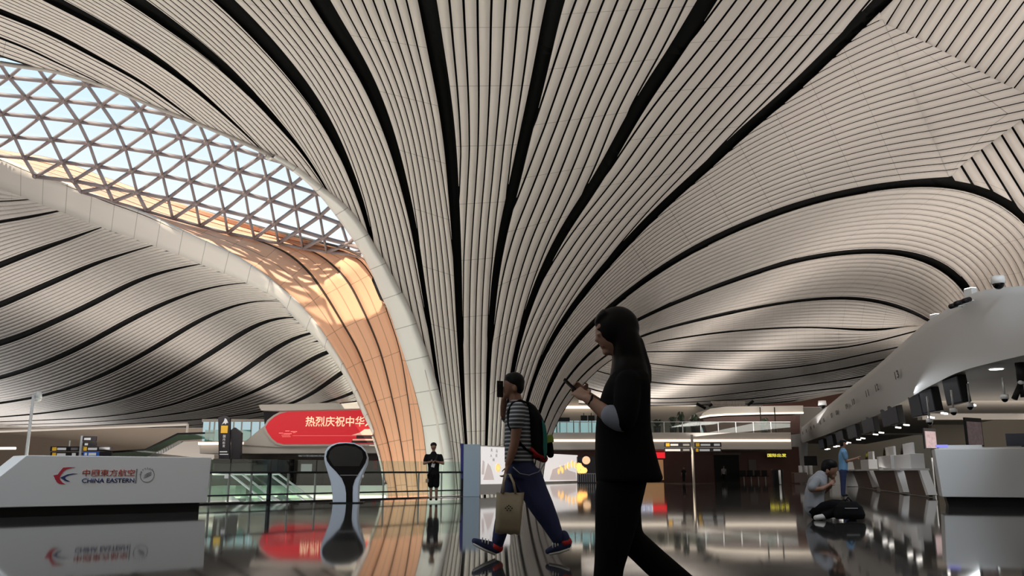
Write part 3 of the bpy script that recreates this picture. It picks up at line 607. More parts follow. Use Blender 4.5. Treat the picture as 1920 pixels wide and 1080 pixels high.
# ================================================================ helpers for flat-on building
class Plane:
    """a vertical plane through two floor points; u runs along it, z up, n points away from the camera"""
    def __init__(s, P0, P1):
        s.o = Vector((P0.x, P0.y, 0)); d = Vector((P1.x - P0.x, P1.y - P0.y, 0)); s.L = d.length; s.u = d.normalized(); s.n = Vector((-s.u.y, s.u.x, 0))
        if s.n.y < 0: s.n = -s.n
    def uz(s, px, py):
        x = (px - 960) / F; v = (540 - py) / F; d = Vector((x, CP - v * SP, SP + v * CP)); c = Vector((0, 0, CAMZ))
        t = (s.o - c).dot(s.n) / d.dot(s.n); p = c + d * t
        return ((p - s.o).dot(s.u), p.z)
    def p(s, u, z, off=0.0): return s.o + s.u * u + Vector((0, 0, z)) + s.n * off
    def frame(s, off=0.0): return (s.o + s.n * off, s.u, Vector((0, 0, 1)), s.n)
    def outline(s, pix): return [s.uz(*q) for q in pix]
def front(Y): return Plane(Vector((0, Y, 0)), Vector((1, Y, 0)))
def pbox(mb, pl, u0, u1, z0, z1, off, th, mi=0): mb.prism([(u0, z0), (u1, z0), (u1, z1), (u0, z1)], pl.frame(off), th, mi)
def pxbox(mb, pl, x0, y0, x1, y1, off, th, mi=0):
    """box given by the pixel rectangle it fills on the plane"""
    a = pl.uz(x0, (y0 + y1) / 2)[0]; b = pl.uz(x1, (y0 + y1) / 2)[0]; zt = pl.uz((x0 + x1) / 2, y0)[1]; zb = pl.uz((x0 + x1) / 2, y1)[1]
    pbox(mb, pl, a, b, zb, zt, off, th, mi)
def text_mesh(name, s, pl, u, z, h, m, parent=None, off=-0.004, align='LEFT', width=None, bold=0.0, th=0.004, uax=None, up=None, org=None):
    cu = bpy.data.curves.new(name, 'FONT'); cu.body = s; cu.size = 1; cu.align_x = 'LEFT'; cu.offset = bold; cu.resolution_u = 3
    o = bpy.data.objects.new(name, cu); COL.objects.link(o)
    dg = bpy.context.evaluated_depsgraph_get(); me = bpy.data.meshes.new_from_object(o.evaluated_get(dg)); bpy.data.objects.remove(o)
    co = [v.co.copy() for v in me.vertices]
    if not co: return None
    x0, x1 = min(c.x for c in co), max(c.x for c in co); y0, y1 = min(c.y for c in co), max(c.y for c in co)
    ky = h / (y1 - y0); kx = ky if width is None else width / (x1 - x0)
    w_ = (x1 - x0) * kx; sh = {'LEFT': 0, 'CENTER': -w_ / 2, 'RIGHT': -w_}[align]
    U, Z, O = (pl.u, Vector((0, 0, 1)), pl.o + pl.n * off) if uax is None else (uax, up, org)
    for vtx, c in zip(me.vertices, co): vtx.co = O + U * (u + sh + (c.x - x0) * kx) + Z * (z + (c.y - y0) * ky)
    me.materials.clear(); me.materials.append(m); me.name = name
    o = bpy.data.objects.new(name, me); COL.objects.link(o)
    if parent is not None: o.parent = parent; o.matrix_parent_inverse = Matrix.Translation(parent.location).inverted()
    q = o.modifiers.new('solid', 'SOLIDIFY'); q.thickness = th; q.offset = 0
    return o
def empty_at(name, loc, label, cat, group=None): return thing(name, Vector(loc), label, cat, group)
def glass_mat(name, tint, gloss=0.08, rough=0.02):
    gm = bpy.data.materials.new(name); gm.use_nodes = True; nt = gm.node_tree; nt.nodes.clear()
    o_ = nt.nodes.new('ShaderNodeOutputMaterial'); tr = nt.nodes.new('ShaderNodeBsdfTransparent'); gl = nt.nodes.new('ShaderNodeBsdfGlossy'); mx = nt.nodes.new('ShaderNodeMixShader')
    tr.inputs[0].default_value = (*tint, 1); gl.inputs['Roughness'].default_value = rough; mx.inputs[0].default_value = gloss
    nt.links.new(tr.outputs[0], mx.inputs[1]); nt.links.new(gl.outputs[0], mx.inputs[2]); nt.links.new(mx.outputs[0], o_.inputs[0]); return gm
M['rail_glass'] = glass_mat('green_tinted_glass', (0.86, 0.94, 0.905), 0.08)
M['green_glass'] = glass_mat('deep_green_glass', (0.42, 0.58, 0.52), 0.12)
M['window_glow'] = mat('daylit_window', (0.2, 0.26, 0.28), 0.3, emit=(0.58, 0.80, 0.86), estr=0.62)
M['strip'] = mat('cove_light_strip', (0.9, 0.8, 0.65), 0.4, emit=(1.0, 0.86, 0.70), estr=1.6)
M['lamp'] = mat('lamp_face', (1, 1, 1), 0.4, emit=(1.0, 0.95, 0.88), estr=5.0)
M['red_led'] = mat('red_led_screen', (0.22, 0.006, 0.01), 0.5, emit=(0.80, 0.016, 0.028), estr=0.60)
M['gold_led'] = mat('gold_led_letters', (0.8, 0.6, 0.4), 0.4, emit=(1.0, 0.70, 0.45), estr=0.85)
M['pink_led'] = mat('pink_led_marks', (0.7, 0.2, 0.2), 0.4, emit=(0.9, 0.18, 0.17), estr=0.7)
M['dark_led'] = mat('dark_led_roof', (0.03, 0.02, 0.02), 0.5)
M['cream_led'] = mat('cream_led_roof', (0.7, 0.5, 0.4), 0.4, emit=(0.9, 0.52, 0.36), estr=0.5)
M['red_logo'] = mat('red_vinyl', (0.50, 0.02, 0.045), 0.4)
M['blue_logo'] = mat('navy_vinyl', (0.015, 0.035, 0.16), 0.4)
M['red_type'] = mat('orange_red_vinyl', (0.46, 0.065, 0.045), 0.4)
M['grey_logo'] = mat('grey_vinyl', (0.22, 0.22, 0.24), 0.4)
M['sign_dark'] = mat('sign_charcoal', (0.028, 0.024, 0.032), 0.4)
M['sign_white'] = mat('sign_white_print', (0.7, 0.7, 0.7), 0.4, emit=(0.8, 0.8, 0.8), estr=0.25)
M['sign_yellow'] = mat('sign_yellow_print', (0.75, 0.42, 0.04), 0.4, emit=(0.85, 0.5, 0.04), estr=0.3)
M['sign_blue'] = mat('sign_blue_print', (0.03, 0.10, 0.38), 0.4, emit=(0.03, 0.12, 0.5), estr=0.25)
M['brown'] = mat('red_brown_wall', (0.13, 0.052, 0.036), 0.45, noise=0.12, nscale=1.5)
M['wood'] = mat('dark_brown_laminate', (0.085, 0.045, 0.034), 0.35, noise=0.15, nscale=4)
M['shop'] = mat('grey_brown_shopfront', (0.17, 0.14, 0.12), 0.5, noise=0.1, nscale=1.0)
M['pale_floor'] = mat('pale_stone_lower_floor', (0.72, 0.75, 0.70), 0.25, noise=0.03, nscale=1.0)
M['tan'] = mat('tan_wall', (0.46, 0.38, 0.31), 0.6, noise=0.04, nscale=0.3)
M['slab'] = mat('warm_white_slab', (0.62, 0.57, 0.52), 0.5)

# ================================================================ left side
# ---- airline desk
dp = Plane(on_floor(0, 971), on_floor(389, 959))
dk = empty_at('service_desk', dp.p(1.5, 0, 0.45), 'long white airline desk with slanted left end and red swallow mark', 'desk')
body = MB()
tl, tr_ = dp.uz(50, 853), dp.uz(397, 858); bl, br_ = dp.uz(0, 953), dp.uz(388, 943)
zt = (tl[1] + tr_[1]) / 2
slope = (tl[0] - dp.uz(0, 893)[0]) / (zt - dp.uz(0, 893)[1])
body.prism([(tl[0] - slope * (zt - .165), .165), (br_[0], .165), (tr_[0], zt), (tl[0], zt)], dp.frame(0), 0.95)
body.build('desk_body', M['white'], dk, bevel=0.012)
pb = MB(); pbox(pb, dp, tl[0] - slope * .7, br_[0] - 0.10, 0.0, .17, 0.12, 0.7); pb.build('plinth', M['dark'], dk)
def trace(pix, sx, sy, k): return [dp.uz(sx + a / k, sy + b / k) for a, b in pix]
mk = MB(); mk.prism(trace([(505, 136), (405, 134), (320, 140), (270, 200), (235, 248), (165, 262), (180, 285), (195, 325), (225, 370), (262, 395), (300, 402), (355, 398), (310, 375), (280, 340), (266, 305), (280, 262), (320, 208), (365, 172), (430, 152)], 80, 860, 8.35), dp.frame(-0.004), 0.006)
mk.build('red_wing', M['red_logo'], dk)
mk = MB(); mk.prism(trace([(545, 236), (470, 232), (390, 245), (320, 275), (272, 298), (310, 318), (345, 345), (390, 358), (430, 356), (375, 332), (350, 308), (362, 285), (420, 258)], 80, 860, 8.35), dp.frame(-0.004), 0.006)
mk.build('blue_wing', M['blue_logo'], dk)
a, b_ = dp.uz(154, 893), dp.uz(253.5, 880); text_mesh('chinese_lettering', '中國東方航空', dp, a[0], a[1], b_[1] - a[1], M['red_type'], dk, width=b_[0] - a[0], bold=0.006)
a, b_ = dp.uz(153, 905.5), dp.uz(252, 896.5); text_mesh('latin_lettering', 'CHINA EASTERN', dp, a[0], a[1], b_[1] - a[1], M['blue_logo'], dk, width=b_[0] - a[0], bold=0.015)
em = MB(); c0 = dp.uz(276, 891); rr = dp.uz(289.5, 891)[0] - c0[0]
for k in range(22):
    t0, t1 = math.radians(40 - k * 11.5), math.radians(40 - (k + 1) * 11.5)
    em.prism([(c0[0] + math.cos(t) * r, c0[1] + math.sin(t) * r) for t, r in ((t0, rr), (t1, rr), (t1, rr * .92), (t0, rr * .92))], dp.frame(-0.004), 0.005)
for sx in (-1, 0, 1):
    em.prism([(c0[0] + x * rr, c0[1] + y * rr) for x, y in ((-.5, -.25 + sx * .2), (.1, -.02 + sx * .2), (.55, .22 + sx * .2), (.5, .3 + sx * .2), (-.05, .06 + sx * .2))], dp.frame(-0.004), 0.005)
em.build('round_emblem', M['grey_logo'], dk)
for k, ch in enumerate('SKYTEAM'):
    an = math.radians(172 - k * 20)
    U_ = dp.u * math.sin(an) + Vector((0, 0, -1)) * math.cos(an); Z_ = dp.u * math.cos(an) + Vector((0, 0, 1)) * math.sin(an)
    text_mesh('emblem_letter', ch, dp, 0, 0, rr * .22, M['grey_logo'], dk, uax=U_, up=Z_, org=dp.p(c0[0] + math.cos(an) * rr * .86, c0[1] + math.sin(an) * rr * .86, -0.004), align='CENTER')
ln = MB(); a, b_ = dp.uz(255.3, 906), dp.uz(255.7, 879); pbox(ln, dp, a[0], b_[0], a[1], b_[1], -0.003, 0.004); ln.build('divider_line', M['grey_logo'], dk)

# ---- camera mast behind the desk
def mast(px, py_top, Y, label, group=None, ball=True):
    tp = at(px, py_top, Y); t = empty_at('camera_mast', (tp.x, Y, 0), label, 'mast', group)
    m = MB(); m.tube([(tp.x, Y, 0), (tp.x, Y, tp.z)], [0.055, 0.04], 10); m.tube([(tp.x, Y, 0), (tp.x, Y, 0.03)], 0.16, 14); m.build('pole', M['white'], t, True)
    if ball:
        m = MB(); m.tube([(tp.x, Y, tp.z - .02), (tp.x + .18, Y, tp.z + .02)], 0.035, 8); m.tube([(tp.x + .16, Y, tp.z + .08), (tp.x + .16, Y, tp.z - .1)], [.07, .1], 12); m.ell((tp.x + .16, Y, tp.z - .12), (.095, .095, .09)); m.build('camera_dome', M['white'], t, True)
    return t
mast(63, 740, 26, 'slim white pole with a dome camera rising behind the white airline desk')

# ---- wayfinding signs behind the desk
def board(parent, pl, x0, y0, x1, y1, bits, off=0.0, back='sign_dark'):
    m = MB(); pxbox(m, pl, x0, y0, x1, y1, off, 0.10); o = m.build('sign_board', M[back], parent, bevel=0.01)
    for (a0, b0, a1, b1, mt, nm) in bits:
        m = MB(); pxbox(m, pl, a0, b0, a1, b1, off - 0.012, 0.012); q = m.build(nm, M[mt], o)
        q.parent = o; q.matrix_parent_inverse = o.matrix_parent_inverse.copy() @ Matrix.Identity(4)
        q.matrix_parent_inverse = o.matrix_world.inverted()
    return o
sp_ = front(44)
sg = empty_at('wayfinding_sign', sp_.p(sp_.uz(128, 850)[0], 0, .05), 'low dark direction board with yellow icons left of the white sign post', 'sign')
m = MB(); u = sp_.uz(128, 830)[0]; m.tube([sp_.p(u, 0, .14), sp_.p(u, sp_.uz(128, 826)[1], .14)], .035, 8); m.build('post', M['white'], sg, True)
board(sg, sp_, 94, 837, 150, 846, [(98, 838.5, 106, 845, 'sign_yellow', 'icon'), (107.5, 839.5, 124, 844, 'sign_white', 'lettering'), (133, 839.5, 146, 844, 'grey', 'lettering')])
board(sg, sp_, 94, 847.5, 150, 856, [(98, 849, 105, 855, 'sign_yellow', 'icon'), (107, 850, 123, 854, 'sign_white', 'lettering'), (135, 849.5, 142, 854.5, 'sign_white', 'lettering')])
sp_ = front(43)
sg = empty_at('wayfinding_sign', sp_.p(sp_.uz(151, 850)[0], 0, .05), 'white sign post with blue and black direction boards on its right', 'sign')
m = MB(); u = sp_.uz(151.5, 830)[0]; m.tube([sp_.p(u, 0, .05), sp_.p(u, sp_.uz(151, 817)[1], .05)], .06, 10); m.build('post', M['white'], sg, True)
board(sg, sp_, 155, 818, 180, 828, [(158, 821, 170, 825, 'sign_white', 'lettering')])
board(sg, sp_, 155, 829, 180, 836, [(159, 831, 165, 835, 'sign_white', 'icon')])
board(sg, sp_, 155, 837, 209, 846, [(156.5, 838, 163, 845, 'sign_yellow', 'icon'), (165, 839.5, 182, 844, 'sign_white', 'lettering'), (186, 838.5, 206, 843, 'grey', 'lettering')])
board(sg, sp_, 155, 847, 185, 856, [(158.5, 849, 163, 854, 'sign_white', 'icon'), (166, 849, 180, 854, 'sign_white', 'lettering')], back='sign_blue')
board(sg, sp_, 186, 847, 209, 856, [])

# ---- far left walls, gallery beam, escalator
m = MB(); wl = front(78); pxbox(m, wl, -160, 802, 480, 908, 0, 0.4); struct(m.build('wall_left', M['tan'], None), 'tan far wall behind the white airline desk', 'wall')
m = MB(); a = at(-160, 814, 70); b_ = at(352, 795, 70); m.tube([a, b_], [(.13, .13)] * 2, 4); m.tube([b_, Vector((b_.x, b_.y, b_.z - .9))], .10, 8); struct(m.build('trim_1', M['slab']), 'pale horizontal gallery rail across the far left wall', 'rail')
m = MB(); a = at(-60, 841, 60); b_ = at(29, 840.5, 60); m.tube([a, b_], [(.12, .1)] * 2, 6); tag(m.build('strip_light', M['strip']), 'warm strip light at the far left edge behind the desk', 'light')
ep = front(62)
es = empty_at('escalator', ep.p(ep.uz(330, 850)[0], 0, .6), 'glass sided escalator rising to the gallery right of the direction boards', 'escalator')
m = MB(); m.prism(ep.outline([(205, 858), (275, 856), (335, 826), (402, 822), (402, 812), (333, 814), (272, 844), (205, 848)]), ep.frame(0), 0.04); m.build('glass_side', M['green_glass'], es)
m = MB(); m.tube([ep.p(*ep.uz(x, y), 0.02) for x, y in ((150, 851), (205, 847.5), (272, 843.5), (333, 813.5), (402, 811.5))], .07, 8); m.build('handrail', M['dark'], es, True)
m = MB(); m.prism(ep.outline([(285, 862), (345, 828), (402, 826), (402, 880), (285, 880)]), ep.frame(-.05), 1.2); m.build('skirt', M['slab'], es)
m = MB(); 
for k in range(14): u = ep.uz(275 + 4.5 * k, 850)[0]; z = ep.uz(275 + 4.5 * k, 856 - 2.2 * k)[1]; m.box(ep.p(u, z - .2, .7), (.2, 1.0, .4))
m.build('steps', M['grey'], es)

# ---- gallery with the red screen
gp = front(56)
m = MB()
m.prism(gp.outline([(372, 828), (455, 826), (500, 836), (740, 834), (740, 850), (372, 851)]), gp.frame(0.2), 9.0)
struct(m.build('trim_2', M['slab'], bevel=0.05), 'white edge of the gallery floor below the red screen', 'gallery edge')
m = MB(); m.prism(gp.outline([(372, 829), (455, 829), (456, 833), (372, 834)]), gp.frame(-.05), .3); tag(m.build('strip_light', M['strip']), 'warm strip light along the gallery edge beside the dark hanging totem', 'light')
# shell around the screen
sh = empty_at('screen_surround', gp.p(gp.uz(600, 800)[0], gp.uz(600, 834)[1], .5), 'white curved gallery surround holding the red screen', 'surround')
m = MB(); m.prism(gp.outline([(489, 760), (740, 753), (740, 767), (520, 772), (494, 771)]), gp.frame(-.6), 3.0); m.build('top_fascia', M['slab'], sh, bevel=.05)
m = MB(); m.prism(gp.outline([(452, 834), (478, 812), (497, 797), (512, 781), (536, 769), (740, 766), (740, 838), (520, 838)]), gp.frame(0.05), 0.8); m.build('shell', M['slab'], sh)
m = MB(); m.prism(gp.outline([(494, 770), (530, 769), (505, 785), (496, 796)]), gp.frame(0.0), 0.5); m.build('dark_recess', M['dark'], sh)
sc_ = empty_at('led_screen', gp.p(gp.uz(600, 800)[0], gp.uz(600, 834)[1], 0), 'big red screen with rounded left end and gold characters', 'screen')
OUT = [(498.5, 801), (505, 791), (515, 782), (526, 776), (540, 772.5), (740, 768), (740, 832), (533, 833), (521, 830), (511, 822), (503, 811)]
m = MB(); m.prism(gp.outline([(494.5, 801), (502, 788), (513, 779), (525, 772.5), (540, 769), (744, 764.5), (744, 836), (532, 836.5), (518, 833), (507, 824), (499, 812)]), gp.frame(-0.10), 0.16); m.build('white_frame', M['slab'], sc_)
m = MB(); m.prism(gp.outline(OUT), gp.frame(-0.14), 0.06); m.build('display', M['red_led'], sc_)
a, b_ = gp.uz(573.5, 800), gp.uz(721, 781); text_mesh('gold_characters', '热烈庆祝中华人民', gp, a[0], a[1], b_[1] - a[1], M['gold_led'], sc_, off=-0.155, width=b_[0] - a[0], bold=0.012)
m = MB()
for (x0, y0, x1, y1) in ((536, 807.5, 544, 809), (546, 808.5, 558, 810.2), (524, 811.5, 532, 813), (533, 812.5, 548, 814), (529, 815.5, 545, 816.6), (550, 811, 555, 812), (530, 818.5, 546, 819.4), (550, 816.8, 700, 817.4)): pxbox(m, gp, x0, y0, x1, y1, -.155, .012)
m.build('small_marks', M['pink_led'], sc_)
m = MB(); m.prism(gp.outline([(660, 816), (676, 811), (684, 805), (740, 803), (740, 816)]), gp.frame(-.155), .012); pxbox(m, gp, 662, 823.5, 740, 826, -.155, .012); m.build('painted_roof', M['cream_led'], sc_)
m = MB(); pxbox(m, gp, 669, 816.5, 740, 822, -.156, .012); pxbox(m, gp, 660, 826.3, 740, 831, -.156, .012); m.build('painted_eaves', M['dark_led'], sc_)
# gallery glazing behind the totem
m = MB(); wp = front(64); pxbox(m, wp, 380, 790, 505, 828, 0, .1); struct(m.build('window_2', M['window_glow']), 'pale blue daylit glazing of the left gallery', 'window')
m = MB()
for x in (392, 401, 437, 452, 470, 486): pxbox(m, wp, x, 789, x + 2, 828, -.12, .12)
pxbox(m, wp, 380, 786, 505, 791, -.15, .3); struct(m.build('trim_3', M['slab']), 'pale posts in front of the gallery glazing', 'posts')
m = MB(); pxbox(m, front(60), 384, 806, 470, 829, 0, .04); tag(m.build('balustrade', M['green_glass']), 'green glass balustrade on the left gallery edge', 'balustrade')
# dark totem hung on the gallery edge
tp = front(54.5)
tt = empty_at('hanging_totem', tp.p(tp.uz(428, 820)[0], tp.uz(428, 860)[1], .3), 'dark double sided totem with yellow square and plane icon on the gallery edge', 'sign')
m = MB(); m.prism(tp.outline([(409, 783), (421, 779), (431, 783), (430, 862), (410, 862)]), tp.frame(0), .25); m.build('front_blade', M['sign_dark'], tt)
m = MB(); m.prism(tp.outline([(431, 806), (437, 801), (450, 811), (448, 862), (431, 862)]), tp.frame(.2), .4); m.build('side_blade', M['sign_dark'], tt)
m = MB(); pxbox(m, tp, 414.5, 798, 427, 812, -.03, .03); m.build('yellow_square', M['sign_yellow'], tt)
m = MB(); m.prism(tp.outline([(416, 796), (420, 790), (422, 784), (425, 786), (428, 793), (425, 793), (423, 796), (421, 793)]), tp.frame(-.03), .03); pxbox(m, tp, 417, 799, 424, 810, -.06, .03) if False else None; m.build('plane_icon', M['sign_white'], tt)
a, b_ = tp.uz(416, 839), tp.uz(426, 815)
for k, ch in enumerate('国内出发'): text_mesh('character', ch, tp, a[0] + .03, a[1] + (b_[1] - a[1]) * (3 - k) / 4 + .01, (b_[1] - a[1]) * .21, M['sign_white'], tt, off=-.02, bold=.01)
m = MB(); pxbox(m, tp, 412, 846, 426, 848, -.02, .02); pxbox(m, tp, 412, 851, 428, 852.6, -.02, .02); m.build('small_lettering', M['sign_white'], tt)
m = MB(); m.prism(tp.outline([(399, 860), (452, 860), (470, 867), (399, 869)]), tp.frame(.1), 1.5); m.build('bracket', M['dark'], tt)
# shopfront beneath the gallery
hp = front(61)
m = MB(); pxbox(m, hp, 380, 850, 500, 912, 1.0, .3); pxbox(m, hp, 500, 850, 745, 909, 0, .4); struct(m.build('wall_shop', M['shop']), 'grey brown shopfront wall beneath the gallery', 'wall')
sg = empty_at('shop_sign', hp.p(hp.uz(625, 852)[0], hp.uz(600, 858)[1], -.1), 'grey fascia with small pale characters beneath the red screen', 'sign')
m = MB(); pxbox(m, hp, 510, 850.5, 745, 861, -.15, .15); m.build('fascia', M['shop'], sg)
a, b_ = hp.uz(560, 856.5), hp.uz(612, 850.5); text_mesh('lettering', '城市航站商贸区', hp, a[0], a[1], b_[1] - a[1], M['sign_white'], sg, off=-.16, width=b_[0] - a[0])
for k, (x0, x1, y0) in enumerate(((520, 551, 861), (552, 562, 864), (592, 606, 864))):
    m = MB(); pxbox(m, hp, x0, y0, x1, 906, -.06, .07); struct(m.build(f'door_{k + 1}', M['dark'] if k == 0 else M['wood']), ('black wide doorway in the shopfront', 'narrow brown door left of the white notice', 'narrow brown door right of the white notice')[k], 'door')
m = MB(); pxbox(m, hp, 565, 870, 585, 884, -.1, .1); tag(m.build('notice', M['sign_white'], bevel=.01), 'white notice on the shopfront left of the kiosk head', 'notice')
m = MB(); pxbox(m, hp, 700, 862, 707, 880, -.1, .1); tag(m.build('poster', M['red_logo'], bevel=.01), 'narrow dark red poster on the shopfront beside the orange wall', 'poster')
m = MB(); pxbox(m, front(60), 385, 862, 500, 908, 0, .08); tag(m.build('glass_screen', M['green_glass']), 'dark green glass wall behind the escalator tops', 'glass wall')

# ---- the floor opening: edges, lower level, escalators going down
m = MB(); z = -0.95
for a, b_ in zip(HOLE, HOLE[1:] + HOLE[:1]): m.poly([a, b_, b_ + Vector((0, 0, z)), a + Vector((0, 0, z))])
struct(m.build('trim_4', M['pale_floor'], fix=False), 'pale edge of the floor opening', 'opening edge')
m = MB(); a, b_ = Vector((-16, 49.9, -.62)), Vector((.4, 49.9, -.62)); m.box((a + b_) / 2, ((b_ - a).length, .08, .14)); tag(m.build('strip_light', M['strip']), 'long cream strip light on the far edge of the floor opening', 'light')
m = MB(); m.box((-8, 35, -5.3), (40, 50, .2)); struct(m.build('floor_lower', M['pale_floor']), 'pale floor of the level below', 'floor')
for k, (xa, xb, Y, lb) in enumerate(((432, 512, 30.0, 'escalator going down behind the railing, nearer the desk'), (505, 590, 31.95, 'escalator going down behind the railing, nearer the kiosk'))):
    P0, P1 = at(xa, 889, Y), at(xb, 952, Y); d = (P1 - P0)
    P1 = P0 + d * 3.0
    es = empty_at('down_escalator', P0, lb, 'escalator', 'escalators in the floor opening')
    m = MB()
    for off in (0, 1.3): m.tube([P0 + Vector((-1.2, off, 0)), P0 + Vector((0, off, 0)), P1 + Vector((0, off, 0))], [(.05, .04)] * 3, 8)
    m.build('handrail', M['white'], es, True)
    m = MB()
    for off in (0, 1.3):
        m.poly([P0 + Vector((-1.2, off, 0)), P0 + Vector((0, off, 0)), P0 + Vector((0, off, -.8)), P0 + Vector((-1.2, off, -.8))]); m.poly([P0 + Vector((0, off, 0)), P1 + Vector((0, off, 0)), P1 + Vector((0, off, -.8)), P0 + Vector((0, off, -.8))])
    m.build('glass_side', M['rail_glass'], es, fix=False, solid=.02)
    m = MB()
    for off in (-.08, 1.38):
        q0, q1 = P0 + Vector((0, off, -.8)), P1 + Vector((0, off, -.8)); m.tube([q0, q1], [(.10, .16)] * 2, 4)
    m.build('skirt', M['white'], es)
    m = MB(); n_ = 26
    for i in range(n_): c = P0 + (P1 - P0) * (i / n_) + Vector((.1, .65, -.95)); m.box(c, (d.length * 3 / n_, 1.2, .22))
    m.build('steps', M['grey'], es)
# ---- glass railing
ra, rb = on_floor(389, 946), on_floor(866, 931.5)
R0 = HOLE[1] + (HOLE[1] - HOLE[2]).normalized() * 0.2 + Vector((0, -.35, 0)); R1 = HOLE[2] + Vector((0, -.35, 0))
R0 = ra; R1 = rb; rp = Plane(R0, R1)
rl_ = empty_at('glass_railing', rp.p(rp.L / 2, 0), 'green tinted glass railing running from the desk to the blue sign box', 'railing')
m = MB(); m.tube([rp.p(-.3, .74, 0), rp.p(rp.L, .74, 0)], .028, 10); m.build('handrail', M['dark'], rl_, True)
m = MB(); m.tube([rp.p(-.3, .20, 0), rp.p(rp.L, .20, 0)], .020, 8); m.build('lower_bar', M['dark'], rl_, True)
m = MB(); m.box(rp.p(rp.L / 2 - .15, .015, .02), (rp.L + .3, .07, .03), Matrix.Rotation(math.atan2(rp.u.y, rp.u.x), 3, 'Z')); m.build('base_channel', M['dark'], rl_)
pxs = [395, 430, 472, 506, 541, 592, 720, 786, 829, 864]
us = [rp.uz(x, 910)[0] for x in pxs]
for k, u in enumerate(us):
    m = MB(); wd = .11 if k == 3 else .045; m.box(rp.p(u, .37, .03), (wd, .03, .74), Matrix.Rotation(math.atan2(rp.u.y, rp.u.x), 3, 'Z')); m.build('post', M['dark'] if k in (3,) else M['grey'], rl_)
for u0, u1 in zip([-.3] + us, us):
    if u1 - u0 < .2: continue
    m = MB(); pbox(m, rp, u0 + .02, u1 - .02, .08, 1.06, -.006, .012); m.build('glass_pane', M['rail_glass'], rl_)

m = MB(); pxbox(m, rp, 420, 890, 427, 897, -.03, .012); tag(m.build('notice', M['sign_white']), 'small white square notice on the railing glass beside the desk', 'notice')
# ---- kiosk with round black screen
kb = on_floor(650, 943.5); kp = Plane(kb, kb + Vector((1, 0.10, 0)))
ks = empty_at('info_kiosk', kp.p(0, 0, .2), 'white kiosk with a drop shaped black screen standing before the railing', 'kiosk')
def kpx(L): return [kp.uz(x, y) for x, y in L]
OUTK = [(623.5, 943.5), (623, 925), (620, 905), (615, 888), (610, 872), (607.5, 860), (609, 848), (614, 839), (624, 832.5), (636, 829.5), (650, 829), (664, 830.5), (677, 836), (685, 845), (689.5, 858), (688, 870), (683, 882), (677, 895), (673, 910), (672, 928), (672.5, 943.5)]
m = MB(); m.prism(kpx(OUTK), kp.frame(0), .42); m.build('shell', mat('bluish_white_lacquer', (.66, .73, .84), .4), ks, bevel=.03)
INK = [(649, 942), (649, 925), (647, 912), (641, 897), (630, 884), (619, 873), (613, 864), (611.5, 856), (614, 846), (621, 837.5), (632, 832.5), (648, 831), (664, 832.5), (677, 838.5), (685.5, 848), (688, 858), (685, 868), (679, 878), (671, 890), (665, 900), (661.5, 912), (661, 925), (661, 942)]
m = MB(); m.prism(kpx(INK), kp.frame(-.012), .03); scr = m.build('black_panel', M['blackgloss'], ks)
m = MB(); m.prism(kpx([(619, 846), (628, 838), (648, 835), (668, 838), (679, 846), (681, 858), (674, 874), (626, 874), (616, 858)]), kp.frame(-.018), .012); m.build('display', mat('display_off', (.016, .016, .015), .35), ks)
m = MB(); pxbox(m, kp, 638, 890.4, 672, 891.4, -.016, .01); m.build('seam', M['grey'], ks)
m = MB(); m.ell(kp.p(kp.uz(680, 893)[0], kp.uz(680, 893)[1], .05), (.03, .03, .05)); m.build('button', M['white'], ks, True)
m = MB(); m.box(kp.p(0, .012, .2), (.82, .6, .024), Matrix.Rotation(math.atan2(kp.u.y, kp.u.x), 3, 'Z')); m.build('base_plate', M['dark'], ks)

# ---- blue-white sign box at the end of the railing
s0 = on_floor(868, 931.5); s1 = on_floor(899, 931.5); sx = Plane(s0, s1)
zt = sx.uz(884, 833)[1]
sb = empty_at('sign_box', sx.p(sx.L / 2, 0, .3), 'pale blue sign box with a lit flower poster at the end of the railing', 'sign')
m = MB(); pbox(m, sx, 0, sx.L, 0, zt, 0, .55); m.build('housing', mat('pale_blue_panel', (.42, .52, .62), .4), sb, bevel=.01)
m = MB(); pbox(m, sx, -.09, 0, .55, zt + .02, -.01, .3); m.build('blue_edge', mat('deep_blue_panel', (.03, .035, .20), .4), sb)
m = MB(); pbox(m, sx, -.07, 0, 0, .55, -.01, .3); m.build('edge_foot', M['dark'], sb)
s2 = on_floor(962, 929); ad = Plane(sx.p(sx.L, 0, .02), s2)
M['ad_white'] = mat('lit_poster_white', (.8, .78, .76), .4, emit=(1, .95, .93), estr=.62)
M['ad_rose'] = mat('poster_rose_wash', (.6, .5, .48), .4, emit=(.82, .70, .66), estr=.5)
M['ink'] = mat('poster_ink', (.12, .11, .10), .5)
M['petal'] = mat('poster_yellow_petal', (.8, .55, .2), .4, emit=(1, .68, .28), estr=.75)
m = MB(); pbox(m, ad, 0, ad.L, .06, ad.uz(925, 836)[1], 0, .25); m.build('poster_case', M['slab'], sb)
m = MB(); m.prism(ad.outline([(901.5, 837), (956, 839.5), (956, 907), (901.5, 908)]), ad.frame(-.012), .014); ps = m.build('lit_poster', M['ad_white'], sb)
def sub(o, p):
    o.parent = p; o.matrix_parent_inverse = Matrix.Translation(p.parent.location).inverted() if False else p.matrix_basis.inverted(); return o
m = MB(); m.prism(ad.outline([(905, 900), (911, 878), (914, 868), (919, 874), (922, 884), (926, 900)]), ad.frame(-.018), .008); m.prism(ad.outline([(902, 890), (904, 862), (908, 866), (907, 890)]), ad.frame(-.018), .008); m.build('rose_wash', M['ad_rose'], sb)
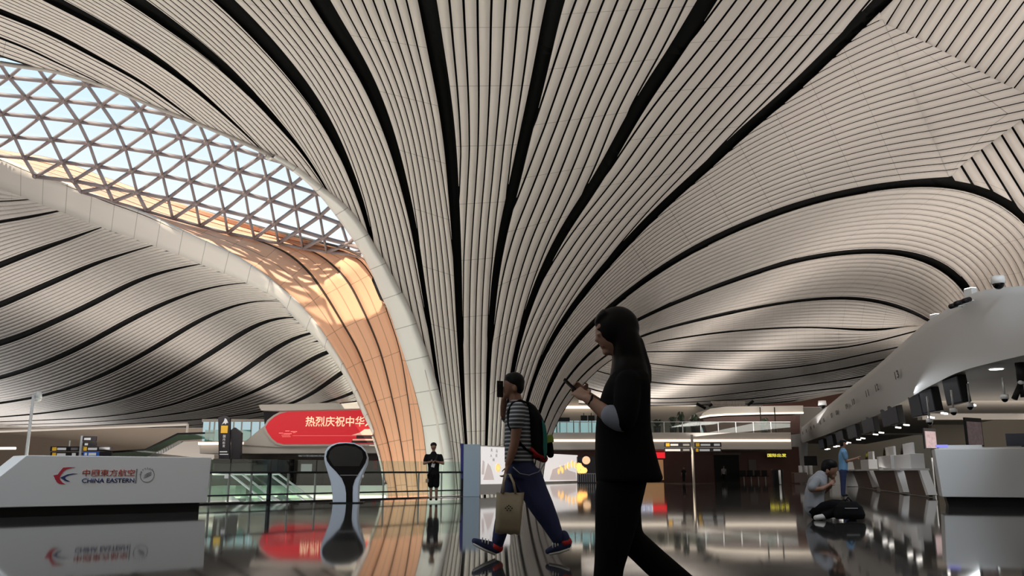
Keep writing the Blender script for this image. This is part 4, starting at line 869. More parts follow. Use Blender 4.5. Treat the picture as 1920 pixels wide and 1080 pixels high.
for k, (ch, x, y) in enumerate((('天', 919, 847), ('山', 929, 848), ('入', 918, 857), ('云', 928, 857), ('间', 923, 865))):
    a = ad.uz(x, y); text_mesh('ink_character', ch, ad, a[0], a[1], .10, M['ink'], sb, off=-.02)
def flower(pl, x, y, r, m1, off, parent, name='flower'):
    c = pl.uz(x, y); m = MB()
    for k in range(7):
        a = 2 * math.pi * k / 7; m.prism([(c[0] + r * .55 * math.cos(a) + r * .5 * math.cos(q), c[1] + r * .55 * math.sin(a) + r * .5 * math.sin(q)) for q in np.linspace(0, 2 * math.pi, 9)[:-1]], pl.frame(off), .01)
    return m.build(name, m1, parent)
flower(ad, 933, 877, .13, M['petal'], -.024, sb)
# ================================================================ right: far concourse
FW = front(66)
m = MB(); pxbox(m, FW, 1015, 811, 1484, 843, 0, 6); struct(m.build('trim_5', M['slab'], bevel=.04), 'warm white gallery slab across the far concourse', 'gallery edge')
m = MB(); pxbox(m, FW, 1015, 824, 1482, 828, -.06, .1); tag(m.build('strip_light', M['strip']), 'long warm strip light along the far gallery slab', 'light')
m = MB(); pxbox(m, front(74), 1015, 838, 1500, 910, 0, .4); struct(m.build('wall_far', M['brown']), 'dark red brown wall at the far end of the concourse', 'wall')
m = MB(); pxbox(m, front(196), 1005, 735, 1640, 850, 0, .4); struct(m.build('wall_upper', M['offwhite']), 'beige upper wall above the far gallery', 'wall')
m = MB(); pxbox(m, front(73.9), 1340, 853, 1386, 906, -.05, .1); struct(m.build('door_4', M['dark']), 'wide black doorway in the far brown wall', 'door')
m = MB(); pxbox(m, front(73.9), 1336, 849, 1388, 853, -.2, .3); struct(m.build('trim_6', M['shop']), 'grey lintel over the black doorway', 'lintel')
m = MB(); pxbox(m, front(73.9), 1404, 862, 1418, 892, -.05, .1); struct(m.build('door_5', M['shop']), 'grey door in the brown wall right of the black doorway', 'door')
m = MB(); pxbox(m, front(195), 1050, 761, 1116, 766, -.2, .5); tag(m.build('strip_light', M['strip']), 'pale strip light under the ceiling just right of the column', 'light')
m = MB(); pxbox(m, front(195), 1210, 758.5, 1305, 761, -.2, .5); tag(m.build('strip_light', M['strip']), 'pale strip light high on the beige upper wall', 'light')
# balustrade of the far gallery
bl_ = empty_at('balustrade', FW.p(FW.uz(1250, 800)[0], FW.uz(1250, 811)[1], .3), 'glass balustrade with pale posts along the far gallery', 'balustrade')
m = MB(); pxbox(m, FW, 1018, 791, 1484, 811.5, .25, .03); m.build('glass', M['rail_glass'], bl_)
m = MB(); pxbox(m, FW, 1018, 790, 1484, 791.4, .22, .08); m.build('handrail', M['grey'], bl_)
for x in (1030, 1046, 1063, 1086, 1104, 1246, 1281, 1315, 1348, 1381, 1414, 1447): m = MB(); pxbox(m, FW, x - .6, 791, x + .8, 811.5, .2, .05); m.build('post', M['white'], bl_)
m = MB(); pxbox(m, front(72), 1024, 789, 1120, 812, 0, .1); pxbox(m, front(72), 1316, 795, 1372, 812, 0, .1); struct(m.build('window_3', M['window_glow']), 'pale blue daylit windows on the far gallery', 'window')
m = MB()
for x in (1032, 1043, 1049, 1062, 1075, 1087, 1103, 1109, 1326, 1334, 1340, 1352, 1360): pxbox(m, front(71.8), x, 789, x + 1.4, 812, 0, .1)
pxbox(m, front(71.8), 1024, 783, 1068, 790, -.1, .3); struct(m.build('trim_7', M['dark']), 'dark mullions of the far gallery windows', 'mullions')
# curved kiosk on the gallery
kk = empty_at('gallery_kiosk', front(70).p(front(70).uz(1420, 790)[0], front(70).uz(1420, 811)[1], 1), 'curved beige pavilion with a glowing edge on the far gallery', 'pavilion')
KP = front(70)
m = MB(); m.prism(KP.outline([(1313, 783), (1318, 774), (1332, 766), (1360, 762.5), (1506, 760.3), (1506, 774.3), (1360, 778), (1330, 781)]), KP.frame(0), 5); m.build('roof', M['slab'], kk)
m = MB(); m.tube([KP.p(*KP.uz(x, y), -.05) for x, y in ((1312, 783), (1330, 779.5), (1360, 777.5), (1420, 775.6), (1506, 774.2))], .07, 8); m.build('light_edge', M['strip'], kk, True)
m = MB(); m.prism(KP.outline([(1322, 784), (1360, 780), (1506, 777), (1506, 812), (1330, 812)]), KP.frame(.8), 3.5); m.build('walls', mat('dusky_rose_wall', (.20, .11, .10), .5), kk)
for x in (1424, 1451): m = MB(); pxbox(m, KP, x, 764, x + 1.5, 812, -.3, .1); m.build('post', M['dark'], kk)
for k, (x0, x1) in enumerate(((1089, 1101), (1103, 1115))):
    P_ = front(69); t = empty_at('hanging_screen', P_.p(P_.uz(x0, 784)[0], P_.uz(x0, 784)[1], 0), ('left', 'right')[k] + ' one of two small dark screens hanging above the far balustrade, left of the woman', 'screen', 'hanging screens on the far gallery')
    m = MB(); pxbox(m, P_, x0, 779, x1, 789, 0, .12); m.build('case', M['dark'], t, bevel=.01); m = MB(); pxbox(m, P_, x0 + 5, 774, x0 + 6.2, 779, .03, .06); m.build('bracket', M['dark'], t)
# steel truss under the far ceiling
tz = front(78)
tr_ = empty_at('roof_truss', tz.p(tz.uz(1370, 760)[0], tz.uz(1370, 766)[1], .2), 'pale ribbed screen with dark diagonal struts under the far ceiling', 'truss')
for k in range(24): m = MB(); x = 1334 + k * 2.7; pxbox(m, tz, x, 752, x + 1.3, 762, 0, .2); m.build('rib', M['slab'], tr_)
for a, b_ in (((1305, 757), (1322, 766)), ((1411, 752), (1401, 760)), ((1328, 762), (1334, 758))): m = MB(); m.tube([tz.p(*tz.uz(*a), -.2), tz.p(*tz.uz(*b_), -.2)], .14, 6); m.build('strut', M['dark'], tr_)
m = MB(); m.prism(front(90).outline([(1430, 759), (1500, 752.5), (1589, 735), (1640, 728), (1640, 763), (1430, 763)]), front(90).frame(0), .4); struct(m.build('wall_rust', M['brown']), 'rust brown wall high above the far pavilion', 'wall')
# planters with palms on the gallery
random.seed(3)
M['leaf'] = mat('dark_green_leaf', (.03, .05, .025), .5)
pots = [(1232, 'low dark bush on the far gallery beside the woman\'s back'), (1262, 'arching dark plant on the far gallery left of the palm'), (1279, 'dark little palm standing on the far gallery'), (1302, 'dark bushy plant left of the gallery pavilion'), (1433, 'dark plant inside the gallery glass before the pavilion')]
for k, (x, lb) in enumerate(pots):
    P_ = front(67.5); u = P_.uz(x, 800)[0]; zb = FW.uz(x, 811)[1]
    t = empty_at('potted_plant', P_.p(u, zb, 0), lb, 'plant', 'plants on the far gallery')
    m = MB(); m.tube([P_.p(u, zb, 0), P_.p(u, zb + .55, 0)], [.24, .30], 12); m.build('planter', M['dark'], t)
    m = MB()
    top = (.6, .8, 1.25, 1.0, .7)[k]
    for j in range(26):
        a = random.uniform(0, 6.28); r = random.uniform(.2, .42 if k in (1, 2) else .7); h = random.uniform(.2, top)
        b0 = P_.p(u, zb + .5, 0); md = b0 + Vector((math.cos(a) * r * .5, math.sin(a) * r * .5, h)); e = b0 + Vector((math.cos(a) * r, math.sin(a) * r, h * random.uniform(.5, .95)))
        m.tube([b0, md, e], [(.02, .02), (.10, .02), (.01, .01)], 5)
    m.build('leaves', M['leaf'], t)
# sign post in the middle distance
W2 = front(58)
sg = empty_at('wayfinding_sign', W2.p(W2.uz(1299, 860)[0], 0, 0), 'tall pale pole carrying four black direction boards in the far concourse', 'sign')
m = MB(); u = W2.uz(1299, 860)[0]; m.tube([W2.p(u, 0, 0), W2.p(u, W2.uz(1298, 815)[1], 0)], .085, 10); m.build('post', M['slab'], sg, True)
for (x0, y0, x1, y1, bits) in ((1245, 829.5, 1294, 838, [(1248, 831, 1255, 837, 'sign_yellow', 'icon'), (1256.5, 832.3, 1271, 836, 'sign_white', 'lettering'), (1280, 832.3, 1292, 836, 'grey', 'lettering')]), (1245, 840, 1294, 847.5, [(1247, 842, 1275, 846, 'sign_white', 'lettering'), (1280, 842, 1292, 845.5, 'grey', 'lettering')]),
                               (1302, 829.5, 1352, 838, [(1304, 831, 1311, 837, 'sign_yellow', 'icon'), (1313, 832.3, 1331, 836, 'sign_white', 'lettering'), (1338, 832, 1349, 836, 'sign_white', 'lettering')]), (1302, 840, 1352, 847.5, [(1304, 841, 1309, 847, 'sign_yellow', 'icon'), (1311, 842, 1330, 846, 'sign_white', 'lettering'), (1337, 842, 1350, 845.5, 'sign_white', 'lettering')])): board(sg, W2, x0, y0, x1, y1, bits, off=-.1)
# lit signs
def lit(name, Y, x0, y0, x1, y1, m_, label, txt=None, tm=None, cat='sign'):
    P_ = front(Y); t = empty_at(name, P_.p(P_.uz((x0 + x1) / 2, y1)[0], P_.uz((x0 + x1) / 2, y1)[1], 0), label, cat)
    m = MB(); pxbox(m, P_, x0, y0, x1, y1, 0, .18); m.build('light_panel', m_, t, bevel=.01)
    if txt: a, b_ = P_.uz(x0 + 2, y1 - 1.5), P_.uz(x1 - 2, y0 + 1.5); text_mesh('characters', txt, P_, a[0], a[1], b_[1] - a[1], tm, t, off=-.02, width=b_[0] - a[0], bold=.01)
    return t
lit('lit_sign', 73, 1437, 849, 1476, 858.5, M['sign_dark'], 'black sign with glowing yellow characters before the white canopy pillar', '国际出发', mat('yellow_glow', (.8, .7, .1), .4, emit=(1, .85, .1), estr=1.0))
lit('lit_sign', 70, 1222, 848, 1247, 859, mat('red_glow', (.6, .02, .03), .4, emit=(.9, .02, .03), estr=.9), 'glowing red shop sign beside the jacket hem of the woman')
lit('lit_sign', 70, 1196, 848, 1221, 859, mat('white_glow', (.8, .8, .8), .4, emit=(.9, .9, 1), estr=.9), 'white shop sign left of the glowing red one, mirrored in the floor', '免税店', M['sign_blue'])
m = MB(); pxbox(m, front(71), 1190, 862, 1244, 900, 0, .3); tag(m.build('display_shelf', mat('shelf_warm', (.35, .22, .12), .5, emit=(.8, .45, .2), estr=.25)), 'warm lit shelf of a shop beneath the red sign', 'shelf')
# flower screen behind the walking man
AP = Plane(on_floor(1018, 906), on_floor(1086, 904))
fs = empty_at('flower_screen', AP.p(AP.L / 2, 0, .2), 'big pale screen with yellow flowers behind the man with backpack', 'screen')
m = MB(); m.prism(AP.outline([(1018, 850), (1083, 853.5), (1083, 902), (1018, 904)]), AP.frame(0), .3); m.build('display', M['ad_white'], fs)
m = MB(); pxbox(m, AP, 1016, 902, 1086, 908, -.1, .5); m.build('plinth', M['slab'], fs)
m = MB(); m.prism(AP.outline([(1030, 900), (1036, 880), (1046, 876), (1058, 872), (1066, 882), (1079, 886), (1081, 900)]), AP.frame(-.012), .012); m.build('grey_wash', M['ad_rose'], fs)
for x, y, r in ((1047, 884, .20), (1054, 882, .23), (1051, 878, .2), (1066, 873, .24), (1073, 870, .26), (1079, 872, .24), (1060, 876, .2)): flower(AP, x, y, r, M['petal'], -.03, fs)
bq = front(63)
t = empty_at('flower_display', bq.p(bq.uz(1092, 880)[0], 0, .2), 'dark stand with glowing yellow blossoms right of the pale screen', 'display')
m = MB(); pxbox(m, bq, 1083, 856, 1117, 905, .2, .5); m.build('back_panel', M['sign_dark'], t)
for x, y, r in ((1089, 881, .32), (1096, 882, .22), (1086, 874, .25)): flower(bq, x, y, r, M['petal'], .16, t)
m = MB(); c = bq.uz(1099.5, 863); m.prism([(c[0] + .29 * math.cos(q), c[1] + .29 * math.sin(q)) for q in np.linspace(0, 2 * math.pi, 25)[:-1]], bq.frame(.13), .06); m.build('round_lamp', mat('amber_lamp', (.8, .5, .3), .4, emit=(1, .66, .38), estr=.85), t)
fc = empty_at('barrier', front(61).p(front(61).uz(1100, 900)[0], 0, 0), 'low white picket barrier in front of the blossoms', 'barrier')
for k in range(9): m = MB(); x = 1084 + k * 4; pxbox(m, front(61), x, 888, x + 1.2, 904, 0, .04); m.build('picket', M['grey'], fc)
m = MB(); pxbox(m, front(61), 1083, 887.5, 1118, 889, -.01, .05); m.build('top_bar', M['grey'], fc)
# seats in front of the brown wall
for k in range(4):
    P_ = front(71); x = 1396 + k * 13.5; u = P_.uz(x, 890)[0]
    t = empty_at('waiting_seat', P_.p(u, 0, .3), ('leftmost', 'second', 'third', 'rightmost')[k] + ' of four black waiting seats before the far brown wall', 'seat', 'waiting seats by the far wall')
    m = MB(); pbox(m, P_, u - .22, u + .22, .38, .45, 0, .5); m.build('seat', M['dark'], t); m = MB(); pbox(m, P_, u - .22, u + .22, .45, .88, .45, .06); m.build('backrest', M['dark'], t); m = MB(); pbox(m, P_, u - .03, u + .03, 0, .38, .2, .06); m.build('leg', M['grey'], t)
# bin
bp_ = on_floor(1459, 908.5); t = empty_at('litter_bin', bp_, 'black litter bin with a steel front stripe near the canopy pillar', 'bin')
m = MB(); m.tube([bp_, bp_ + Vector((0, 0, .86))], [.30, .36], 18); m.tube([bp_ + Vector((0, 0, .86)), bp_ + Vector((0, 0, .92))], [.37, .33], 18); m.build('body', M['dark'], t)
m = MB(); m.box(bp_ + Vector((0.02, -.34, .44)), (.13, .08, .84)); m.build('steel_stripe', M['steel'], t)

# ================================================================ check-in island on the right
IA, IB = on_floor(1745, 932), on_floor(1608, 912.5)
IS = Plane(IB, IA)   # u runs towards the camera
cb = smooth_curve([(2080, 622, 14.6), (2000, 645, 16.4), (1920, 666, 18.6), (1860, 680, 20.3), (1800, 697, 22.8), (1740, 726, 27.2), (1700, 749, 31.6), (1640, 780, 40.5), (1580, 803, 53), (1530, 822, 70), (1498, 833, 86)], 120)
ct = smooth_curve([(2080, 536, 15.8), (2000, 533, 17.8), (1920, 536, 20.4), (1870, 540, 21.8), (1827, 549, 23.4), (1790, 571, 25.4), (1740, 602, 28.4), (1690, 645, 33), (1640, 690, 39.2), (1600, 722, 45.6), (1540, 771, 62), (1500, 804, 84), (1482, 818, 95)], 120)
CBp = [at(*q) for q in cb]; CTp = [at(*q) for q in ct]
can = empty_at('checkin_canopy', CBp[60], 'long white canopy with a curved fascia over the check-in counters', 'canopy')
M['canopy'] = mat('canopy_lacquer', (.62, .63, .64), .45)
m = MB(); G = []
for i in range(120):
    b_, t_ = CBp[i], CTp[i]; mdn = (b_ * .55 + t_ * .45) + Vector((-.35, -.30, -.15)); row = []
    for s in np.linspace(0, 1, 9): row.append(b_ * ((1 - s) ** 2) + mdn * (2 * s * (1 - s)) + t_ * (s * s))
    row.append(t_ + Vector((.9, .35, .06))); row.append(t_ + Vector((6.5, 2, .1)))
    G.append([m.vert(p) for p in row])
for i in range(119):
    for j in range(10): m.face((G[i][j], G[i][j + 1], G[i + 1][j + 1], G[i + 1][j]))
m.build('fascia', M['canopy'], can, True, fix=False)
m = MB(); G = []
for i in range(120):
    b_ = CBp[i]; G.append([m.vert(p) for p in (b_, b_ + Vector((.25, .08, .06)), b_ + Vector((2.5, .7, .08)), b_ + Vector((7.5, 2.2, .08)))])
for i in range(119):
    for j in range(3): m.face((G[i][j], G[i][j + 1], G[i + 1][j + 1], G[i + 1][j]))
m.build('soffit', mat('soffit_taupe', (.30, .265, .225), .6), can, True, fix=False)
# end pillar
m = MB(); P0 = at(1489, 860, 84); pil = empty_at('canopy_pillar', Vector((P0.x, 84, 0)), 'rounded white pillar carrying the far end of the canopy', 'pillar')
m.loft([[Vector((P0.x + 1.3 * math.cos(a) * k, 84 + 1.6 * math.sin(a), z)) for a in np.linspace(0, 2 * math.pi, 25)[:-1]] for z, k in ((0, .75), (1.2, .8), (3.0, 1.0), (4.6, 1.15), (5.0, .9))]); m.build('shaft', M['canopy'], pil, True)
# counter numbers on the fascia
nums = [(1698, 702, 15, '13'), (1658.5, 726, 13, '12'), (1639.5, 737, 12, '11'), (1612, 753, 11, '10'), (1598.5, 762, 10, '09'), (1578.5, 773.5, 9, '08'), (1569, 779, 8.5, '07'), (1554, 787.5, 8, '06'), (1546.5, 792, 7.5, '05'), (1534, 799.5, 7, '04'), (1528, 802.5, 6.5, '03'), (1519, 807.5, 6, '02'), (1512, 811.5, 5.5, '01')]
cbs, cts = cb[:, 0], ct[:, 0]
for x, y, hh, s_ in nums:
    ib = int(np.argmin(abs(cb[:, 0] - x))); Yb = cb[ib, 2]; Yt = ct[int(np.argmin(abs(ct[:, 0] - x))), 2]
    yb = cb[ib, 1]; yt = ct[int(np.argmin(abs(ct[:, 0] - x))), 1]; f = min(1, max(0, (yb - y) / max(1, yb - yt)))
    Y = Yb + (Yt - Yb) * f; p = at(x, y, Y); U_ = (CBp[max(0, ib - 3)] - CBp[min(119, ib + 3)]); U_.z = 0; U_.normalize(); k = hh / F * Y
    Nn = Vector((U_.y, -U_.x, 0)); Nn = Nn if Nn.x < 0 else -Nn
    text_mesh('counter_number', s_, None, 0, 0, k, M['sign_dark'], can, uax=U_, up=(Vector((0, 0, 1)) + Nn * .12).normalized(), org=p + Nn * .30 - Vector((0, 0, k / 2)) - U_ * k * 1.5, width=k * 3.2, bold=.03)
# island lamps that light the ceiling
for x, y, Y in ((1817, 548, 24.3), (1751, 596, 28.4)):
    p = at(x, y, Y); t = empty_at('uplight', p, 'white uplight box on the canopy edge ' + {1817: 'at the end of the black ceiling band', 1751: 'left of the small black cameras'}[x], 'light', 'uplights on the canopy')
    m = MB(); m.box(p + Vector((.1, .1, 0)), (.22, .3, .26), Matrix.Rotation(.3, 3, 'Z')); m.build('housing', M['white'], t, bevel=.02); m = MB(); m.box(p + Vector((.1, .1, .135)), (.18, .25, .02), Matrix.Rotation(.3, 3, 'Z')); m.build('lamp_face', M['lamp'], t)
def dome(p, label, r=.16, up=.0, stem=.0, mm='white', group=None):
    t = empty_at('dome_camera', p, label, 'camera', group)
    m = MB(); m.tube([p + Vector((0, 0, r * 1.1)), p], [r * .9, r], 14); 
    m.build('housing', M[mm], t, True); m = MB(); m.ell(p, (r * .8, r * .8, r * .85)); m.build('lens_dome', M['blackgloss'], t, True)
    if stem: m = MB(); m.tube([p + Vector((0, 0, r)), p + Vector((0, 0, r + stem))], .028, 8); m.build('stem', M['grey'], t, True)
    return t
dome(at(1872, 532, 21.0), 'white dome camera perched on the canopy edge at upper right', .17)
dome(at(1542, 760, 62.5), 'small white dome camera on the far canopy edge', .30)
for k, (x, y, Y) in enumerate(((1798, 577, 24.2), (1808, 572, 23.8), (1823, 567, 23.2))):
    p = at(x, y, Y) + Vector((-.3, -.3, 0)); t = empty_at('bullet_camera', p, ('leftmost', 'middle', 'rightmost')[k] + ' of three small black cameras on the canopy fascia', 'camera', 'cameras on the fascia')
    m = MB(); m.tube([p + Vector((-.14, -.08, -.04)), p + Vector((.1, .05, .04))], .07, 10); m.build('barrel', M['dark'], t, True); m = MB(); m.tube([p + Vector((.05, .03, .0)), p + Vector((.45, .35, .05))], .03, 6); m.build('bracket', M['white'], t, True)
for k, (x, y, Y, sl, lb) in enumerate(((1788, 773, 23.2, .5, 'hanging dome camera right of the biggest hanging display'), (1819, 763, 24, .55, 'second hanging dome camera from the biggest hanging display'), (1884, 748, 22, .45, 'hanging dome camera at far right under the canopy'), (1743, 792, 26.5, .7, 'small hanging dome camera over the gap between two counters'))): dome(at(x, y, Y), lb, .10, 0, sl, group='dome cameras under the canopy')
# black bracket camera at the right margin
p = at(1914, 700, 19.6); t = empty_at('bracket_camera', p, 'black jointed camera arm hanging at the right edge under the canopy', 'camera')
m = MB(); m.tube([p + Vector((0, 0, .25)), p + Vector((.02, 0, -.18))], [.10, .12], 10); m.build('head', M['dark'], t, True); m = MB(); m.tube([at(1914, 718, 19.6), at(1902, 748, 19.6)], [.06, .07], 8); m.build('arm', M['dark'], t, True); m = MB(); m.tube([at(1913, 717, 19.6), at(1918, 745, 19.6)], [.05, .05], 8); m.build('strut', M['dark'], t, True); m = MB(); m.ell(at(1914, 717, 19.55), (.06, .06, .05)); m.build('joint', M['white'], t, True)
# soffit downlights
for x, y, Y in ((1868, 692, 21.6), (1803.5, 718, 26.5)):
    p = at(x, y, Y); t = empty_at('downlight', p, 'round downlight in the canopy soffit, ' + ('the nearer, right one' if x > 1850 else 'beside the biggest hanging display'), 'light', 'soffit downlights')
    m = MB(); m.tube([p, p + Vector((0, 0, .03))], .20, 18); m.build('trim_ring', M['white'], t); m = MB(); m.tube([p - Vector((0, 0, .012)), p], .16, 18); m.build('lamp_face', M['lamp'], t)
# hanging displays
M['screen_grey'] = mat('display_face', (.012, .013, .016), .5, emit=(.12, .125, .15), estr=.10, spec=.2)
Ys = [24.8, 28.4, 30.5, 35.4, 37.4, 42.3, 44.3, 49.4, 51.4, 56.6, 58.6, 64, 66, 72, 74]
idir = Vector((.268, .963, 0)).normalized(); inrm = Vector((-idir.y, idir.x, 0))
for k, Y in enumerate(Ys):
    X = 12.75 + (Y - 24.8) * .276; c = Vector((X, Y, 3.05)); an = math.atan2(idir.y, idir.x) + .10
    Rz = Matrix.Rotation(an, 3, 'Z') @ Matrix.Rotation(-.10, 3, 'X')
    lb = 'nearest and biggest dark display hanging under the white canopy' if k == 0 else ('%s display hanging under the canopy, counted from the nearest' % ('second third fourth fifth sixth seventh eighth ninth tenth eleventh twelfth thirteenth fourteenth fifteenth'.split()[k - 1]))
    t = empty_at('hanging_display', c, lb, 'display', 'displays hanging under the canopy')
    m = MB(); m.box(c + Rz @ Vector((0, -.12, 0)), (1.35, .24, .78), Rz); m.build('case', M['dark'], t, bevel=.012)
    m = MB(); m.box(c + Rz @ Vector((0, .006, 0)), (1.28, .02, .70), Rz); m.build('screen', M['screen_grey'], t)
    m = MB(); m.tube([c + Vector((.1, 0, .3)), c + Vector((.1, 0, .40))], .04, 8); m.build('hanger', M['grey'], t)
    m = MB(); m.box(c + Vector((.30, -.45, -.44)), (.07, .55, .05), Matrix.Rotation(an - math.pi / 2 - .55, 3, 'Z')); m.build('light_bar', M['lamp'], t)
# back-of-island walls
m = MB(); pxbox(m, front(40), 1728, 754, 2050, 787, 0, .5); struct(m.build('wall_bulkhead', M['offwhite'], bevel=.02), 'pale bulkhead beam behind the hanging displays', 'wall')
m = MB(); pxbox(m, front(62), 1604, 797, 1760, 815, 0, .5); struct(m.build('wall_beam', M['offwhite']), 'further pale beam deep under the canopy', 'wall')
m = MB(); pxbox(m, front(50), 1752, 784, 2080, 916, 0, .4); pxbox(m, front(95), 1488, 800, 1800, 905, 0, .4); struct(m.build('wall_right', mat('olive_grey_wall', (.36, .32, .255), .6, noise=.06, nscale=.5)), 'olive grey wall behind the check-in counters', 'wall')
# posters
for (x0, y0, x1, y1, Y, lb) in ((1816, 790, 1844, 834, 26, 'pinkish poster in a black frame behind the white end counter'), (1736, 808, 1757, 840, 34, 'smaller pinkish poster left of the framed one')):
    P_ = Plane(at(x0, y1, Y), at(x1, y1, Y + .5)); t = empty_at('poster_stand', P_.p(P_.L / 2, 0, .1), lb, 'poster', 'poster stands behind the counters')
    m = MB(); pbox(m, P_, -.04, P_.L + .04, P_.uz((x0 + x1) / 2, y1)[1] - .04, P_.uz((x0 + x1) / 2, y0)[1] + .10, 0, .06); m.build('frame', M['dark'], t)
    m = MB(); pbox(m, P_, .02, P_.L - .02, P_.uz((x0 + x1) / 2, y1)[1], P_.uz((x0 + x1) / 2, y0)[1] - .02, -.012, .02); m.build('print', mat('pink_print', (.27, .20, .21), .5, noise=.6, nscale=9, emit=(.5, .36, .38), estr=.10), t)
    m = MB(); m.tube([P_.p(P_.L / 2, 0, .03), P_.p(P_.L / 2, 1.3, .03)], .03, 8); m.build('post', M['grey'], t)
# end counter
ec = Plane(on_floor(1771, 949), on_floor(1920, 951)); ez = ec.uz(1850, 841)[1]
cn = empty_at('end_counter', ec.p(.8, 0, .5), 'big plain white counter at the near end of the check-in row', 'counter')
m = MB(); lo, hi = ec.uz(1767, 932)[0], ec.uz(1752, 845)[0]
m.prism([(lo, .20), (3.6, .20), (3.6, ez), (hi, ez)], ec.frame(0), 1.1); m.build('body', M['white'], cn, bevel=.015)
m = MB(); m.prism([(lo + .12, 0), (3.4, 0), (3.4, .21), (lo + .08, .21)], ec.frame(.12), .8); m.build('plinth', M['dark'], cn)
m = MB(); pbox(m, ec, hi + .1, 3.5, ez, ez + .03, .1, .9); m.build('worktop', M['white'], cn)
sc2 = ec; u0, z0 = ec.uz(1893, 836); u1, z1 = ec.uz(1945, 820)
t = empty_at('counter_monitor', ec.p(u0 + .3, ez + .03, .5), 'dark blue monitor standing on the white end counter at the right margin', 'monitor')
m = MB(); pbox(m, ec, u0, u0 + .75, ez + .06, ez + .34, .45, .05); m.build('screen', mat('navy_screen', (.02, .03, .06), .3), t); m = MB(); pbox(m, ec, u0 + .3, u0 + .42, ez + .03, ez + .1, .47, .08); m.build('foot', M['dark'], t)
t = empty_at('folder_tray', ec.p(.25, ez + .03, .4), 'pale tray with a bluish lit edge on the left end of the white end counter', 'tray')
m = MB(); pbox(m, ec, hi + .15, hi + 1.0, ez + .031, ez + .09, .25, .3); m.build('tray', M['white'], t); m = MB(); pbox(m, ec, hi + .05, hi + .3, ez + .04, ez + .10, .2, .05); m.build('lit_edge', mat('violet_led', (.2, .2, .6), .4, emit=(.30, .30, .85), estr=.7), t)
# counters along the row, each with desk, console and slanted white leg
mods = [(1701, 1733, 882, 929, 1712, 1749, 1704, 1722, 829, 1701, 1735, 850, 'nearest brown fronted counter beside the white end counter', 'nearest white console beside the white end counter'),
        (1642, 1686, 882, 924, 1656, 1697, 1670, 1686, 836, 1666, 1694, 853, 'second brown fronted counter from the white end counter', 'second white console from the white end counter'),
        (1602, 1633, 883, 914, 1614, 1644, 1636, 1645, 846, 1632, 1648, 861, 'third brown fronted counter, behind the standing man in blue', 'third white console, near the hand of the standing man in blue')]
for k, (a0, a1, y0, y1, b0, b1, m0, m1, my, c0_, c1_, cy, lb, lb2) in enumerate(mods):
    uu = IS.uz((b0 + b1) / 2, y1)[0]
    t = empty_at('checkin_counter', IS.p(uu, 0, .4), lb, 'counter', 'check-in counters in the row')
    q = IS.outline([(b0, y1), (b1, y1), (a1, y0), (a0, y0)]); q = [(u, max(z, .0)) for u, z in q]; ztop = q[2][1]
    q[0] = (q[0][0], 0.02); q[1] = (q[1][0], 0.02)
    m = MB(); m.prism(q, IS.frame(0), .10); m.build('front_panel', M['wood'], t)
    g = IS.outline([(a1 + 1, y0), (a1 + (6 if k else 5), y0), (b1 + (9 if k else 6), y1 - 1), (b1 + 1, y1)]); m = MB(); m.prism([(u, max(z, 0)) for u, z in g], IS.frame(-.04), .24); m.build('slanted_leg', M['white'], t)
    m = MB(); pbox(m, IS, q[3][0], g[1][0], ztop, ztop + .06, -.08, .85); m.build('worktop', M['white'], t)
    t = empty_at('service_console', IS.p(uu, ztop + .06, .3), lb2, 'console', 'consoles on the check-in counters')
    r = IS.outline([(c0_, y0 - 3), (c1_, y0 - 3), (c1_, cy), (c0_, cy)]); zc = r[2][1]; z0_ = ztop + .06
    m = MB(); m.prism([(r[0][0], z0_), (r[1][0], z0_), (r[1][0], zc), (r[0][0], zc)], IS.frame(0), .4); m.build('cabinet', M['white'], t, bevel=.01)
    r2 = IS.outline([(m0, cy), (m1, cy), (m1, my), (m0, my)]); m = MB(); m.prism([(r2[0][0], zc), (r2[1][0], zc), (r2[1][0], r2[2][1]), (r2[0][0], r2[2][1])], IS.frame(.1), .08); m.build('monitor_back', M['white'], t, bevel=.01)
    r3 = IS.outline([(c0_ - 6, y0 - 4), (c0_ - 1, y0 - 4), (m0, my + 2), (m0 - 5, my + 2)]); m = MB(); m.prism(r3, IS.frame(.05), .1); m.build('dark_screen_edge', M['blackgloss'], t)
lgp = [(1567, 883, 1576, 912, 'counter whose white leg shows just left of the person in sky blue'), (1593, 866, 1609, 912, 'counter whose white leg shows between the person in sky blue and the seated one')]
for x0, y0, x1, y1, lb in lgp:
    q = IS.outline([(x1 - 5, y1), (x1, y1), (x0 + 6, y0), (x0, y0)]); t = empty_at('checkin_counter', IS.p(q[0][0], 0, .4), lb, 'counter', 'check-in counters in the row')
    m = MB(); m.prism([(u, max(z, 0)) for u, z in q], IS.frame(0), .5); m.build('slanted_leg', M['white'], t)
    m = MB(); m.prism([(q[0][0] - .8, .02), (q[0][0] - .05, .02), (q[3][0] - .05, q[3][1]), (q[3][0] - .8, q[3][1])], IS.frame(.05), .45); m.build('front_panel', M['wood'], t)
